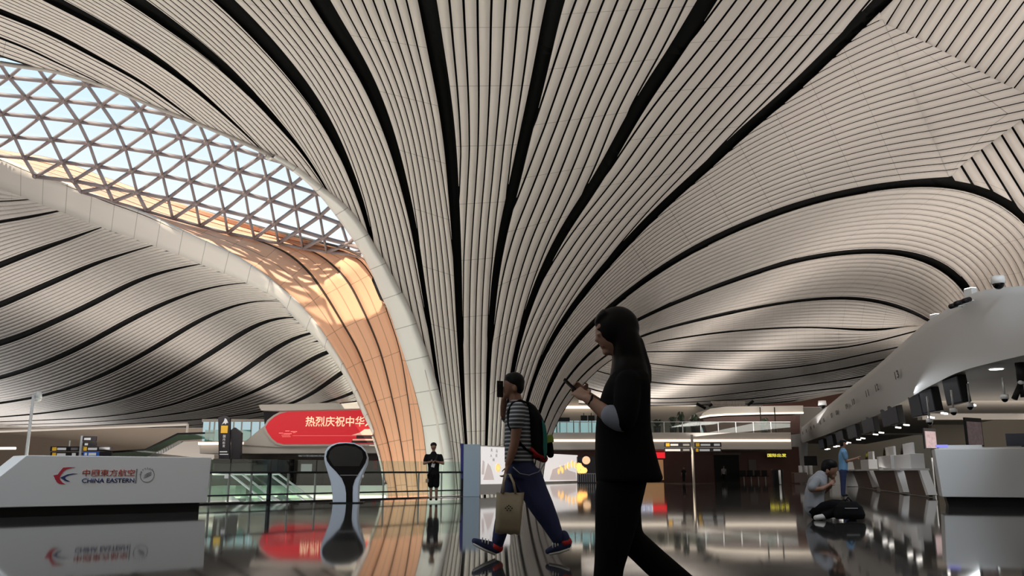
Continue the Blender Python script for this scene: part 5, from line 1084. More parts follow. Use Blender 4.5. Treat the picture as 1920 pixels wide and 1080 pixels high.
# far machines of the row
P_ = front(66); t = empty_at('dark_display', P_.p(P_.uz(1520, 860)[0], 0, 0), 'dark upright display at the far end of the row behind the seated man', 'display')
m = MB(); pxbox(m, P_, 1509, 855, 1532, 873, 0, .15); m.build('screen', M['dark'], t); m = MB(); pxbox(m, P_, 1518, 873, 1522, 903, .03, .1); m.build('stand', M['grey'], t)
for k, (x, Y, lb) in enumerate(((1500, 58, 'leftmost of the small white kiosks behind the seated man'), (1510, 58, 'second of the small white kiosks behind the seated man'), (1519, 58, 'third of the small white kiosks behind the seated man'))):
    P_ = front(Y); t = empty_at('self_service_kiosk', P_.p(P_.uz(x, 880)[0], 0, .2), lb, 'kiosk', 'white kiosks at the far end'); m = MB(); pxbox(m, P_, x, 873, x + 5, 890, 0, .3); m.build('head', M['white'], t, bevel=.02); m = MB(); pxbox(m, P_, x + 1.5, 890, x + 3.5, 906, .1, .1); m.build('stem', M['grey'], t)
m = MB(); pxbox(m, front(57), 1489, 886, 1514, 905.5, 0, .6); tag(m.build('low_cabinet', M['wood'], bevel=.02), 'low dark cabinet beside the canopy pillar', 'cabinet')
# indirect lamps on the island roofs, gallery lamps, and added fill lights
K = 1.0
for nm, loc, sz, e, d in (('canopy_uplight', (22.5, 31, 6.4), (4, 16), 1150, (-.05, .1, 1)), ('canopy_uplight', (30, 54, 6.2), (7, 40), 2700, (-.1, .1, 1)), ('canopy_uplight', (40, 95, 5.8), (12, 70), 3900, (-.05, 0, 1)),
                          ('island_uplight', (-30, 26, 4.5), (10, 40), 2600, (.1, .1, 1)), ('island_uplight', (-50, 66, 4.5), (20, 60), 4300, (.1, 0, 1)), ('island_uplight', (16, -4, 5.0), (5, 34), 3000, (-.1, .15, 1)), ('island_uplight', (-16, -4, 5.0), (5, 34), 3200, (.1, .15, 1))):
    area(nm, loc, sz, e * K, direction=d)
area('far_ceiling_fill', (8, 112, 6.8), (40, 50), 2600, direction=(0, 0, 1))  # added fill that evens out the dim far ceiling
area('lower_level_fill', (-9, 33, -1.1), (10, 14), 2600, col=(1, .97, .9), direction=(0, 0, -1))  # added fill, brightens what shows through the floor opening
area('concourse_lamp', (10, 60, 7.5), (26, 3), 130, direction=(0, .5, -1))
area('gallery_lamp', (-18, 52, 4.9), (14, 1.5), 110, direction=(0, .7, -1))
area('under_canopy_fill', (21, 33, 3.2), (9, 5), 520, direction=(0, .85, -.5))  # added fill behind the displays, lifts the dark bulkhead
area('under_canopy_fill', (14.6, 30, 3.3), (.5, 18), 150, col=(.92, .96, 1), direction=(-.25, -.15, -1))  # added along the light bars to brighten the white consoles
area('soffit_fill', (19, 33, 1.4), (3, 10), 130, direction=(-.1, 0, 1))  # added fill pointing up from counter height, lifts the soffit
area('cool_fill', (-14, 5, 17), (6, 10), 800, col=(.80, .91, 1), direction=(.2, .55, -1), spread=1.6)  # added daylight-coloured fill, no opening there; brightens the airline desk
area('cool_fill', (15, 6, 17), (6, 10), 750, col=(.80, .91, 1), direction=(-.05, .6, -1), spread=1.6)  # same added fill for the white end counter
# ================================================================ people
M['skin'] = mat('skin', (.42, .25, .18), .5); M['skin2'] = mat('skin_tan', (.27, .14, .09), .5)
M['hair'] = mat('black_hair', (.007, .006, .006), .5, spec=.15)
M['jacket'] = mat('black_wool', (.007, .007, .008), .9, spec=.1); M['trouser'] = mat('black_cloth', (.006, .006, .007), .9, spec=.1)
M['cuff'] = mat('pale_blue_shirt', (.30, .34, .42), .7)
M['navy'] = mat('navy_denim', (.018, .026, .085), .8); M['tee_black'] = mat('black_tee', (.009, .009, .010), .9, spec=.12)
M['canvas'] = mat('tan_canvas', (.36, .30, .20), .8, noise=.08, nscale=30); M['red_cloth'] = mat('red_nylon', (.45, .012, .012), .6); M['teal'] = mat('teal_nylon', (.01, .16, .13), .6); M['lime'] = mat('lime_nylon', (.30, .42, .05), .6)
M['grey_tee'] = mat('grey_tee', (.30, .31, .34), .8); M['blue_shirt'] = mat('sky_blue_shirt', (.13, .28, .46), .7); M['sole'] = mat('white_sole', (.6, .58, .55), .6)
st = bpy.data.materials.new('striped_jersey'); st.use_nodes = True; nt = st.node_tree; b = nt.nodes['Principled BSDF']; b.inputs['Roughness'].default_value = .8
tc = nt.nodes.new('ShaderNodeTexCoord'); sp = nt.nodes.new('ShaderNodeSeparateXYZ'); nt.links.new(tc.outputs['Object'], sp.inputs[0])
mu = nt.nodes.new('ShaderNodeMath'); mu.operation = 'MULTIPLY'; mu.inputs[1].default_value = 1 / .036; nt.links.new(sp.outputs['Z'], mu.inputs[0])
fr = nt.nodes.new('ShaderNodeMath'); fr.operation = 'FRACT'; nt.links.new(mu.outputs[0], fr.inputs[0]); gt = nt.nodes.new('ShaderNodeMath'); gt.operation = 'GREATER_THAN'; gt.inputs[1].default_value = .6; nt.links.new(fr.outputs[0], gt.inputs[0])
mx = nt.nodes.new('ShaderNodeMix'); mx.data_type = 'RGBA'; mx.inputs['A'].default_value = (.045, .048, .055, 1); mx.inputs['B'].default_value = (.42, .44, .46, 1); nt.links.new(gt.outputs[0], mx.inputs['Factor']); nt.links.new(mx.outputs['Result'], b.inputs['Base Color'])
M['stripes'] = st

class Blob:
    """rounded limbs that are melted into one continuous skin"""
    def __init__(s): s.mb = MB()
    axis = Vector((0, 1, 0))
    def limb(s, pts, rad, n=14):
        pts = [Vector(p) for p in pts]
        s.mb.tube(pts, rad, n, axis=s.axis)
        for p, r in ((pts[0], rad[0] if isinstance(rad, list) else rad), (pts[-1], rad[-1] if isinstance(rad, list) else rad)):
            q = max(r) if isinstance(r, tuple) else r; q2 = min(r) if isinstance(r, tuple) else r
            s.mb.ell(p, (q2 * .98,) * 3, 12, 8)
        return s
    def ell(s, c, r, rot=None): s.mb.ell(c, r, 18, 12, rot); return s
    def loft(s, rings): s.mb.loft(rings); return s
    def build(s, name, m, parent, voxel=.012, smooth=5, fac=.5):
        o = s.mb.build(name, m, None)
        r = o.modifiers.new('r', 'REMESH'); r.mode = 'VOXEL'; r.voxel_size = voxel
        q = o.modifiers.new('s', 'SMOOTH'); q.iterations = smooth; q.factor = fac
        dg = bpy.context.evaluated_depsgraph_get(); me = bpy.data.meshes.new_from_object(o.evaluated_get(dg)); old = o.data; o.modifiers.clear(); o.data = me; bpy.data.meshes.remove(old)
        me.name = name; me.polygons.foreach_set('use_smooth', [True] * len(me.polygons))
        if parent is not None: o.parent = parent; o.matrix_parent_inverse = Matrix.Translation(parent.location).inverted()
        return o
def ring(c, rx, ry, n=20, p=2.4):
    """flat super-ellipse ring, rx along X, ry along Y"""
    out = []
    for k in range(n):
        a = 2 * math.pi * k / n; ca, sa = math.cos(a), math.sin(a)
        out.append(Vector((c.x + rx * math.copysign(abs(ca) ** (2 / p), ca), c.y + ry * math.copysign(abs(sa) ** (2 / p), sa), c.z)))
    return out
class Fig:
    """pixel tracing of one figure standing at distance Y"""
    def __init__(s, Y): s.Y = Y; s.k = Y / F * 0.985
    def __call__(s, x, y, dy=0.0): return at(x, y, s.Y + dy)
    def rows(s, L): 
        """L: (y, x_left, x_right, half_depth, dy)"""
        out = []
        for y, xl, xr, hd, *r in L:
            d = r[0] if r else 0; a, b = s(xl, y, d), s(xr, y, d); out.append(ring((a + b) / 2, (b.x - a.x) / 2, hd))
        return out
def hand(bl, wrist, d, side, size=.085, curl=.6, flip=1):
    """palm and five separate fingers.  d: towards the fingertips, side: across the knuckles (index to little), fingers curl towards d x side"""
    d = d.normalized(); side = (side - d * side.dot(d)).normalized(); nrm = d.cross(side) * flip
    R = Matrix((d, side, nrm * flip)).transposed()
    bl.ell(wrist + d * size * .5, (size * .56, size * .44, size * .19), R)
    for i, (f, ln) in enumerate(((-1.5, .80), (-.5, .92), (.5, .86), (1.5, .68))):
        b0 = wrist + d * size * .85 + side * f * size * .235; ln *= size * .95; pts = [b0]; a = curl * .35; p = b0
        for seg in (.45, .32, .23):
            v = d * math.cos(a) + nrm * math.sin(a); p = p + v * ln * seg; pts.append(p); a += curl
        r = size * .095; bl.limb(pts, [r, r * .95, r * .88, r * .72], 8)
    t0 = wrist + d * size * .30 - side * size * .40; t1 = t0 + (d * .55 - side * .60 + nrm * .35) * size * .42; t2 = t1 + (d * .85 + nrm * .45) * size * .36
    bl.limb([t0, t1, t2], [size * .13, size * .11, size * .085], 8)

# ---------------------------------------------------------------- woman in black, walking left, looking at her phone
G_ = Fig(4.44); k = G_.k
wm = empty_at('person', on_floor(1172, 1158), 'person with long black hair in black suit, walking left and looking at a phone', 'person')
b = Blob()
b.ell(G_(1157, 621), (42 * k, .073, 45 * k), Matrix.Rotation(.35, 3, 'Y'))                        # skull
b.limb([G_(1133, 612), G_(1137, 634), G_(1144, 652)], [(.060, 17 * k), (.055, 16 * k), (.036, 11 * k)])  # face plane
b.ell(G_(1125, 613), (8 * k, .05, 12 * k)); b.ell(G_(1124, 627, -.032), (6 * k, .016, 4 * k))   # brow, cheekbone
b.limb([G_(1124, 624), G_(1119.5, 636.5)], [.008, .0115]); b.ell(G_(1120, 638), (5.6 * k, .015, 4.0 * k))      # nose
b.ell(G_(1128, 646.5), (4.4 * k, .022, 2.6 * k)); b.ell(G_(1130.5, 651.5), (4.6 * k, .020, 2.8 * k)); b.ell(G_(1138, 660), (9 * k, .026, 7 * k))   # lips, chin
b.limb([G_(1143, 656), G_(1160, 648)], [.030, .040]); b.ell(G_(1160, 634, -.060), (7 * k, .012, 11 * k))   # jaw, ear
b.limb([G_(1163, 650), G_(1170, 690), G_(1176, 715)], [.050, .052, .07])                               # neck
b.limb([G_(1176, 718), G_(1170, 780), G_(1170, 850), G_(1165, 915)], [(.14, .07), (.14, .08), (.12, .08), (.11, .06)])   # trunk
b.limb([G_(1176, 722, -.16), G_(1172, 770, -.21), G_(1166, 794, -.22)], [.045, .042, .040])            # near arm
b.limb([G_(1166, 794, -.22), G_(1138, 776, -.19), G_(1102, 748, -.13)], [.043, .040, .026])
b.limb([G_(1170, 722, .16), G_(1160, 775, .18), G_(1152, 785, .17)], [.045, .040, .040]); b.limb([G_(1152, 785, .17), G_(1128, 762, .1), G_(1100, 741, .03)], [.040, .034, .026])
b.limb([G_(1160, 915, -.08), G_(1150, 1010, -.09), G_(1137, 1128, -.09)], [.06, .05, .036]); b.limb([G_(1166, 915, .08), G_(1183, 1010, .09), G_(1300, 1110, .1)], [.06, .05, .036])
b.limb([G_(1137, 1128, -.09), G_(1134, 1150, -.09)], [.036, .033]); b.limb([G_(1300, 1110, .1), G_(1312, 1122, .1)], [.036, .033])
hand(b, G_(1101, 748, -.125), (G_(1076, 728, -.06) - G_(1101, 748, -.125)), Vector((-.3, -.5, -.8)), .078, .65, -1)
hand(b, G_(1100, 741, .03), (G_(1077, 724, .0) - G_(1100, 741, .03)), Vector((-.3, .3, -.85)), .074, .7)
body = b.build('body', M['skin'], wm, .0065, 4)
e = MB(); e.ell(G_(1123.5, 624.5, -.030), (3.2 * k, .012, 2.2 * k)); e.build('eye', M['hair'], wm, True)
e = MB(); e.tube([G_(1120, 617.5, -.038), G_(1126, 616.5, -.046), G_(1131, 619, -.052)], .0035, 6); e.build('eyebrow', M['hair'], wm, True)
e = MB(); e.tube([G_(1126.5, 649, -.012), G_(1130, 649.6, -.024), G_(1133, 650, -.03)], .0026, 6); e.build('lips', mat('lip', (.22, .05, .05), .5), wm, True)
hr = Blob()
hr.ell(G_(1158, 616), (42.5 * k, .090, 44 * k), Matrix.Rotation(.25, 3, 'Y')); hr.ell(G_(1170, 628), (29 * k, .085, 38 * k))
hr.loft(G_.rows([(598, 1120, 1189, .080, .01), (614, 1131, 1194, .096, .01), (630, 1141, 1198, .104, .01), (650, 1146, 1203, .108, .01), (672, 1148, 1209, .102, .01), (690, 1146, 1213, .112, 0), (712, 1142, 1216, .12, 0), (735, 1146, 1216, .11, -.02), (756, 1160, 1212, .08, -.05), (770, 1178, 1206, .04, -.06)]))
hr.limb([G_(1134, 588), G_(1123, 597), G_(1116, 607)], [(.065, .028), (.055, .020), (.035, .008)])
hr.limb([G_(1196, 640, -.02), G_(1214, 690, -.02), G_(1221, 716, -.02)], [.03, .022, .008])
hr.build('hair', M['hair'], wm, .010, 4)
j = Blob()
j.loft(G_.rows([(684, 1152, 1196, .07), (694, 1149, 1208, .11), (706, 1143, 1215, .16), (722, 1134, 1218, .19), (745, 1126, 1218, .195), (775, 1120, 1218, .185), (800, 1117, 1219, .175), (830, 1116, 1224, .18), (860, 1116, 1231, .19), (885, 1117, 1238, .20), (896, 1117, 1242, .205), (904, 1118, 1238, .20)]))
j.limb([G_(1178, 718, -.15), G_(1175, 755, -.21), G_(1172, 778, -.225), G_(1169, 787, -.225)], [.068, .066, .064, .062])
j.limb([G_(1172, 718, .15), G_(1164, 765, .18), G_(1160, 780, .18)], [.068, .062, .06])
j.build('jacket', M['jacket'], wm, .013, 5)
c = Blob(); c.limb([G_(1164, 789, -.222), G_(1156, 785, -.218), G_(1146, 779, -.21)], [.056, .057, .055]); c.build('shirt_cuff', M['cuff'], wm, .010, 4)
t = Blob(); t.limb([G_(1166, 875), G_(1166, 900), G_(1160, 930, -.05), G_(1157, 965, -.08), G_(1150, 1012, -.09), G_(1142, 1062, -.09), G_(1137, 1110, -.09), G_(1135, 1148, -.09)], [(.17, 44 * k), (.175, 45 * k), (.13, 44 * k), (.10, 41 * k), (.09, 34 * k), (.08, 27 * k), (.075, 26 * k), (.07, 25 * k)])
t.limb([G_(1170, 900, .06), G_(1170, 955, .08), G_(1181, 1010, .09), G_(1230, 1056, .1), G_(1278, 1096, .1), G_(1302, 1113, .1)], [(.12, 44 * k), (.10, 32 * k), (.085, 27 * k), (.08, 27 * k), (.075, 26 * k), (.07, 24 * k)])
t.build('trousers', M['trouser'], wm, .013, 5)
for (x0, y0, x1, y1, dy) in ((1142, 1152, 1094, 1154, -.09), (1318, 1118, 1296, 1152, .1)):
    s_ = Blob(); a, q = G_(x0, y0, dy), G_(x1, y1, dy); s_.limb([a, (a + q) / 2 + Vector((0, 0, .004)), q], [(.040, .034), (.045, .028), (.034, .016)]); s_.build('shoe', M['dark'], wm, .01, 4)
w = MB(); p = G_(1106, 750.5, -.133); 
w.tube([p + Vector((.010, -.03, .022)), p + Vector((.004, -.036, 0)), p + Vector((-.008, -.028, -.022))], .006, 8); w.build('wristband', M['dark'], wm, True)
ph = empty_at('phone', G_(1072, 727), 'dark phone held in front of the woman with long hair', 'phone')
pm = MB(); q0, q1 = G_(1057, 711, -.03), G_(1087, 740, -.03); ax = (q1 - q0).normalized(); sd = Vector((0, 1, 0)); nn = ax.cross(sd)
pm.box((q0 + q1) / 2, ((q1 - q0).length * 1.0, .072, .009), Matrix((ax, sd, nn)).transposed()); pm.build('case', M['dark'], ph, bevel=.003)
pm = MB(); pm.box((q0 + q1) / 2 + (nn if nn.x > 0 else -nn) * .005, ((q1 - q0).length * .94, .066, .002), Matrix((ax, sd, nn)).transposed()); pm.build('screen', M['blackgloss'], ph)

# ---------------------------------------------------------------- man with backpack
G2 = Fig(7.95); k = G2.k
mn = empty_at('person', on_floor(975, 1037), 'person in grey striped t-shirt and navy trousers walking with a backpack and a tote bag', 'person')
b = Blob()
b.ell(G2(963, 722), (18 * k, .078, 23 * k)); b.limb([G2(953, 727), G2(952, 741)], [(.055, 8 * k), (.04, 7 * k)]); b.ell(G2(946, 731), (3.5 * k, .014, 4 * k)); b.ell(G2(950, 743), (6 * k, .03, 5 * k)); b.ell(G2(966, 729, -.078), (4 * k, .012, 6.5 * k)); b.ell(G2(948, 737.5), (2.6 * k, .02, 2 * k))
b.limb([G2(964, 736), G2(968, 756)], [.058, .062])
b.limb([G2(972, 768), G2(973, 810), G2(974, 870)], [(.14, .08), (.15, .10), (.15, .10)])
b.limb([G2(972, 772, -.18), G2(969, 800, -.215), G2(965, 831, -.21)], [.050, .050, .042]); b.limb([G2(965, 831, -.21), G2(959, 852, -.20), G2(952, 872, -.20)], [.042, .040, .028])
b.limb([G2(960, 768, .19), G2(950, 788, .22), G2(946, 776, .15)], [.055, .045, .042]); b.limb([G2(946, 778, .17), G2(945, 762, .1), G2(945, 748, .05)], [.042, .036, .028])
b.limb([G2(964, 880, .09), G2(950, 945, .10), G2(932, 1014, .10)], [.08, .055, .038]); b.limb([G2(985, 880, -.09), G2(1013, 945, -.10), G2(1046, 1014, -.10)], [.08, .055, .038])
b.limb([G2(932, 1014, .10), G2(928, 1026, .10)], [.038, .034]); b.limb([G2(1046, 1014, -.10), G2(1048, 1022, -.10)], [.038, .034])
hand(b, G2(952, 872, -.20), Vector((-.24, .05, -.95)), Vector((.2, -1, 0)), .088, .95)
hand(b, G2(945, 748, .05), Vector((-.18, -.05, .95)), Vector((-.6, .75, 0)), .088, .7)
b.build('body', M['skin2'], mn, .010, 4)
h = Blob(); h.ell(G2(965.5, 716), (19 * k, .084, 19 * k)); h.ell(G2(969, 724), (14.5 * k, .082, 18 * k)); h.ell(G2(957, 709), (11 * k, .07, 10 * k)); h.build('hair', M['hair'], mn, .010, 4)
s_ = Blob()
s_.loft(G2.rows([(751, 957, 980, .07), (757, 951, 988, .13), (766, 949, 993, .19), (785, 947, 997, .20), (815, 946, 999, .19), (845, 946, 1000, .19), (867, 946, 1001, .19)]))
s_.limb([G2(972, 768, -.17), G2(969, 782, -.21), G2(968, 794, -.218)], [.075, .072, .070]); s_.limb([G2(962, 768, .17), G2(952, 782, .20)], [.07, .065])
s_.build('striped_shirt', M['stripes'], mn, .011, 5)
t = Blob(); t.loft(G2.rows([(862, 948, 1000, .17), (880, 948, 1006, .18), (898, 950, 1012, .18)]))
t.limb([G2(968, 890, .07), G2(955, 940, .09), G2(941, 985, .10), G2(934, 1014, .10)], [(.11, 24 * k), (.09, 20 * k), (.075, 15 * k), (.062, 12 * k)])
t.limb([G2(988, 888, -.07), G2(1003, 925, -.09), G2(1016, 950, -.10), G2(1033, 982, -.10), G2(1046, 1010, -.10)], [(.11, 27 * k), (.095, 25 * k), (.09, 22.5 * k), (.075, 17 * k), (.062, 12 * k)])
t.build('trousers', M['navy'], mn, .012, 5)
for (hx, hy, tx, ty, dy, nm) in ((932, 1029, 889, 1014, .10, 'front'), (1063, 1019, 1027, 1034, -.10, 'back')):
    a, q = G2(hx, hy, dy), G2(tx, ty, dy); up = (q - a).cross(Vector((0, 1, 0))); up = up.normalized() if up.z > 0 else -up.normalized()
    s_ = Blob(); s_.limb([a, a * .5 + q * .5, q], [(.045, .055), (.045, .042), (.036, .026)]); s_.limb([a + up * .02, a + up * .075], [.045, .045]); o = s_.build('shoe', M['navy'], mn, .009, 4)
    m = MB(); m.tube([a - up * .048, (a + q) / 2 - up * .042, q - up * .024], [(.048, .014), (.048, .014), (.038, .012)], 10); sub(m.build('sole', M['sole'], mn, True), mn) if False else m.build('sole', M['sole'], mn, True)
    m = Blob(); m.limb([a + up * .012 - (q - a) * .05, a + (q - a) * .18 + up * .012], [(.05, .045), (.05, .04)]); m.build('red_heel', M['red_cloth'], mn, .009, 3)
    m = MB()
    for f in (.42, .55, .68): c_ = a + (q - a) * f + up * .03; m.tube([c_ + Vector((0, -.05, -.015)), c_ + Vector((0, -.03, .012)), c_ + Vector((0, .02, .018))], .006, 6)
    m.build('laces', M['sole'], mn, True)
ph = empty_at('phone', G2(938, 730), 'phone raised in front of the face of the man with backpack', 'phone')
m = MB(); c_ = (G2(937.5, 729.5, -.02)); m.box(c_, (13 * k, .012, 31 * k), Matrix.Rotation(.55, 3, 'Z')); m.build('case', M['dark'], ph, bevel=.003); m = MB(); m.box(c_ + Vector((-.006, -.010, .05)), (.02, .004, .02), Matrix.Rotation(.55, 3, 'Z')); m.build('camera_lens', M['blackgloss'], ph)
# backpack
bp = empty_at('backpack', G2(1005, 815), 'black backpack with teal side and red base on the back of the striped man', 'backpack')
fr2 = (G2(0, 0) * 0 + Vector((0, G2.Y - .15, 0)), Vector((1, 0, 0)), Vector((0, 0, 1)), Vector((0, 1, 0)))
def pk(L, dy=-.15): return [((lambda p: (p.x, p.z))(G2(x, y, dy))) for x, y in L]
B2 = Blob()
B2.loft(G2.rows([(754, 982, 994, .06), (762, 984, 1004, .11), (775, 986, 1013, .14), (792, 988, 1021, .155), (812, 989, 1025, .16), (835, 991, 1026, .16), (852, 996, 1026, .15), (862, 1004, 1024, .13)])); B2.build('pack', M['tee_black'], bp, .011, 4)
m = MB(); m.prism(pk([(1016, 785), (1023, 797), (1026, 815), (1026, 848), (1021, 862), (1018, 840), (1018, 812)], -.165), (Vector((0, G2.Y - .165, 0)),) + fr2[1:], .32); m.build('teal_side', M['teal'], bp, bevel=.01)
R2 = Blob(); R2.limb([G2(993, 842), G2(1005, 851), G2(1020, 860)], [(.15, .045), (.155, .05), (.15, .04)]); R2.build('red_base', M['red_cloth'], bp, .011, 4)
m = MB(); m.prism(pk([(1024, 817), (1036, 814), (1039, 828), (1026, 831)], -.12), (Vector((0, G2.Y - .12, 0)),) + fr2[1:], .2); m.build('lime_patch', M['lime'], bp, bevel=.006)
B3 = Blob(); B3.limb([G2(1030, 833), G2(1032, 852)], [.035, .035]); B3.build('side_pouch', M['tee_black'], bp, .01, 3)
for dy in (-.12, .12):
    m = MB(); m.tube([G2(992, 757, dy), G2(976, 750.5, dy), G2(960, 756, dy), G2(952, 772, dy * 1.2), G2(953, 795, dy * 1.55), G2(966, 822, dy * 1.7), G2(985, 842, dy * 1.5), G2(996, 850, dy)], [(.030, .010)] * 8, 8); m.build('shoulder_strap', M['tee_black'], bp, True)
m = MB(); m.tube([G2(962, 876, -.21), G2(975, 888, -.215), G2(992, 891, -.215), G2(1010, 885, -.2), G2(1022, 868, -.16)], [(.014, .005)] * 5, 6); m.build('hanging_strap', M['grey_logo'], bp, True)
# tote bag
tb = empty_at('tote_bag', G2(955, 995, -.2), 'tan canvas tote bag hanging from the hand of the striped man', 'bag')
TY = -.27
def tw(x, y, d=0): return G2(x, y, TY + d)
m = MB()
n = 7; frt = []; bck = []
cols = [(931, 927.5, 923, 999), (940, 938, 924.5, 1002), (949, 948, 923, 1000), (957, 957, 924, 1003), (966, 965, 923.5, 1001), (975, 971, 924, 1004), (983, 975, 923, 1003)]
for (xt, xb, yt, yb) in cols:
    frt.append([tw(xt + (xb - xt) * s, yt + (yb - yt) * s, -.035 * math.sin(math.pi * s) - .005) for s in np.linspace(0, 1, 8)]); bck.append([tw(xt + (xb - xt) * s, yt + (yb - yt) * s, .035 * math.sin(math.pi * s) + .01) for s in np.linspace(0, 1, 8)])
for L, fl_ in ((frt, 0), (bck, 1)):
    ids = [[m.vert(p) for p in c_] for c_ in L]
    for i in range(n - 1):
        for jx in range(7): m.face((ids[i][jx], ids[i + 1][jx], ids[i + 1][jx + 1], ids[i][jx + 1]))
    if not fl_: A_ = ids
    else:
        for i in range(n - 1): m.face((A_[i][7], A_[i + 1][7], ids[i + 1][7], ids[i][7]))
        for jx in range(7): m.face((A_[0][jx], A_[0][jx + 1], ids[0][jx + 1], ids[0][jx])); m.face((A_[-1][jx], A_[-1][jx + 1], ids[-1][jx + 1], ids[-1][jx]))
m.build('bag_body', M['canvas'], tb, True)
for d_ in (-.012, .02):
    m = MB(); m.tube([tw(943, 926, d_), tw(944, 905, d_), tw(948.5, 889, d_ + .035), tw(956, 889, d_ + .035), tw(963, 905, d_), tw(967, 926, d_)], [(.012, .004)] * 6, 6); m.build('handle', M['canvas'], tb, True)
m = MB()
for x, y in ((951, 950), (957, 950), (948, 953), (954, 953.5), (960, 953), (951, 957), (957, 957), (954, 948)): p = tw(x, y, -.045); m.box(p, (.010, .004, .010), Matrix.Rotation(.78, 3, 'Y'))
m.build('dotted_print', M['dark'], tb)

# ---------------------------------------------------------------- generic smaller figures
def figure(x, y_foot, y_top, Y, label, top, legs, skin='skin2', view='front', group=None, long_legs=True, arms='down', shorts=False, dz=0.0):
    g = Fig(Y); s = y_foot - y_top; u = s / 7.6
    t = empty_at('person', Vector((g(x, y_foot).x, Y, 0)), label, 'person', group)
    Blob.axis = Vector((0, 1, 0)) if view != 'front' else Vector((1, 0, 0))
    X = lambda a, b_, d=0: g(x + a * u, y_top + b_ * u, d)
    m = g.k * u; side = view != 'front'; sg = -1 if view == 'left' else 1
    wx, wy = ((.62, .9) if side else (.95, .55))
    b = Blob(); b.ell(X(0, .52), (.36 * m, .36 * m, .5 * m)); b.ell(X((.30 * sg if side else 0), .62, 0 if side else -.34 * m), (.08 * m, .08 * m, .1 * m)); b.limb([X(0, .9), X(0, 1.4)], [.2 * m, .24 * m]); b.limb([X(0, 1.55), X(0, 3.8)], [(.48 * m, .32 * m), (.42 * m, .36 * m)])
    o = .42 * m if side else 0; ox = 0 if side else .36
    for q in (-1, 1): b.limb([X(q * ox, 3.8, q * o * .6), X(q * ox, 5.6, q * o * .6), X(q * ox, 7.3, q * o * .6)], [.36 * m, .24 * m, .16 * m]); 
    A = []
    for q in (-1, 1):
        sh = X(q * (.0 if side else .92), 1.75, q * (.85 * m if side else 0))
        if arms == 'phone': el, wr = X(q * 1.25, 2.75, -.15 * m), X(q * .22, 2.45, -.75 * m)
        elif arms == 'reach': el, wr = X(sg * .5, 2.9, q * .8 * m), X(sg * 1.75, 2.5, q * .45 * m)
        else: el, wr = X(q * (0 if side else 1.1), 3.0, q * (.9 * m if side else 0)), X(q * (.1 if side else 1.12), 4.1, q * (.9 * m if side else 0) - .1 * m)
        b.limb([sh, el], [.22 * m, .18 * m]); b.limb([el, wr], [.18 * m, .12 * m]); A.append((sh, el, wr)); hand(b, wr, wr - el, Vector((0, .3, 1)) if arms != 'down' else Vector((0, 1, 0)), .40 * m, .5)
    b.build('body', M[skin], t, max(.012, .06 * m), 3)
    h = Blob(); h.ell(X((-.06 * sg if side else 0), .31, .02), (.43 * m, .45 * m, .36 * m)); h.ell(X((-.14 * sg if side else 0), .55, 0 if side else .12 * m), (.30 * m, .34 * m, .42 * m)); h.build('hair', M['hair'], t, max(.012, .05 * m), 3)
    c = Blob(); c.limb([X(0, 1.5), X(0, 2.2), X(0, 3.3), X(0, 4.1)], [(.72 * m, .42 * m), (.86 * m, .58 * m), (.72 * m, .55 * m), (.74 * m, .58 * m)])
    for sh, el, wr in A: c.limb([sh, sh + (el - sh) * (.62 if legs != 'x' else 1)], [.27 * m, .25 * m])
    c.build('shirt', M[top], t, max(.012, .06 * m), 3)
    c = Blob(); c.limb([X(0, 3.85), X(0, 4.3)], [(.72 * m, .55 * m), (.72 * m, .55 * m)])
    for q in (-1, 1): c.limb([X(q * ox, 4.2, q * o * .6), X(q * ox, 5.6, q * o * .6)] + ([] if shorts else [X(q * ox, 7.3, q * o * .6)]), [.46 * m, .40 * m if shorts else .34 * m] + ([] if shorts else [.26 * m]))
    c.build('shorts' if shorts else 'trousers', M[legs], t, max(.012, .06 * m), 3)
    for q in (-1, 1):
        sh_ = Blob(); a0 = X(q * ox, 7.42, q * o * .6); sh_.limb([a0, a0 + (Vector((sg * .5 * m, 0, 0)) if side else Vector((0, -.5 * m, 0)))], [.19 * m, .15 * m]); sh_.build('shoe', M['dark'], t, max(.012, .05 * m), 3)
    Blob.axis = Vector((0, 1, 0))
    return t, X, m
t, X, m_ = figure(813, 938.5, 830, 22.1, 'person in black t-shirt and shorts looking at a phone before the railing', 'tee_black', 'trouser', arms='phone', shorts=True)
q = MB(); q.box(X(-.05, 2.95, -.66 * m_), (.42 * m_, .03, .55 * m_), Matrix.Rotation(.3, 3, 'Y')); q.build('white_badge', M['sole'], t)
q = MB(); q.tube([X(.5, 1.55, -.3 * m_), X(.1, 2.7, -.65 * m_), X(-.75, 4.4, -.4 * m_)], [(.03, .01)] * 3, 6); q.build('bag_strap', M['dark'], t, True)
q = MB(); q.box(X(-.85, 5.0, -.25 * m_), (.42 * m_, .4 * m_, .5 * m_)); tag(q.build('shoulder_bag', M['canvas'], bevel=.02), 'small tan bag at the thigh of the person before the railing', 'bag')
q = MB(); q.box(X(.03, 2.38, -.95 * m_), (.07, .012, .15), Matrix.Rotation(.5, 3, 'X')); tag(q.build('phone', M['dark'], bevel=.002), 'phone in the hands of the person in black shorts', 'phone')
figure(1581, 931, 824, 26.0, 'person in sky blue shirt and dark trousers standing at the counters', 'blue_shirt', 'navy', view='right', arms='reach')
figure(1282, 904, 876, 63, 'small dark figure standing by the far brown wall left of the black doorway', 'tee_black', 'tee_black')
figure(1357, 902.5, 873, 69, 'small distant figure in pale top inside the black doorway', 'grey_tee', 'tee_black')

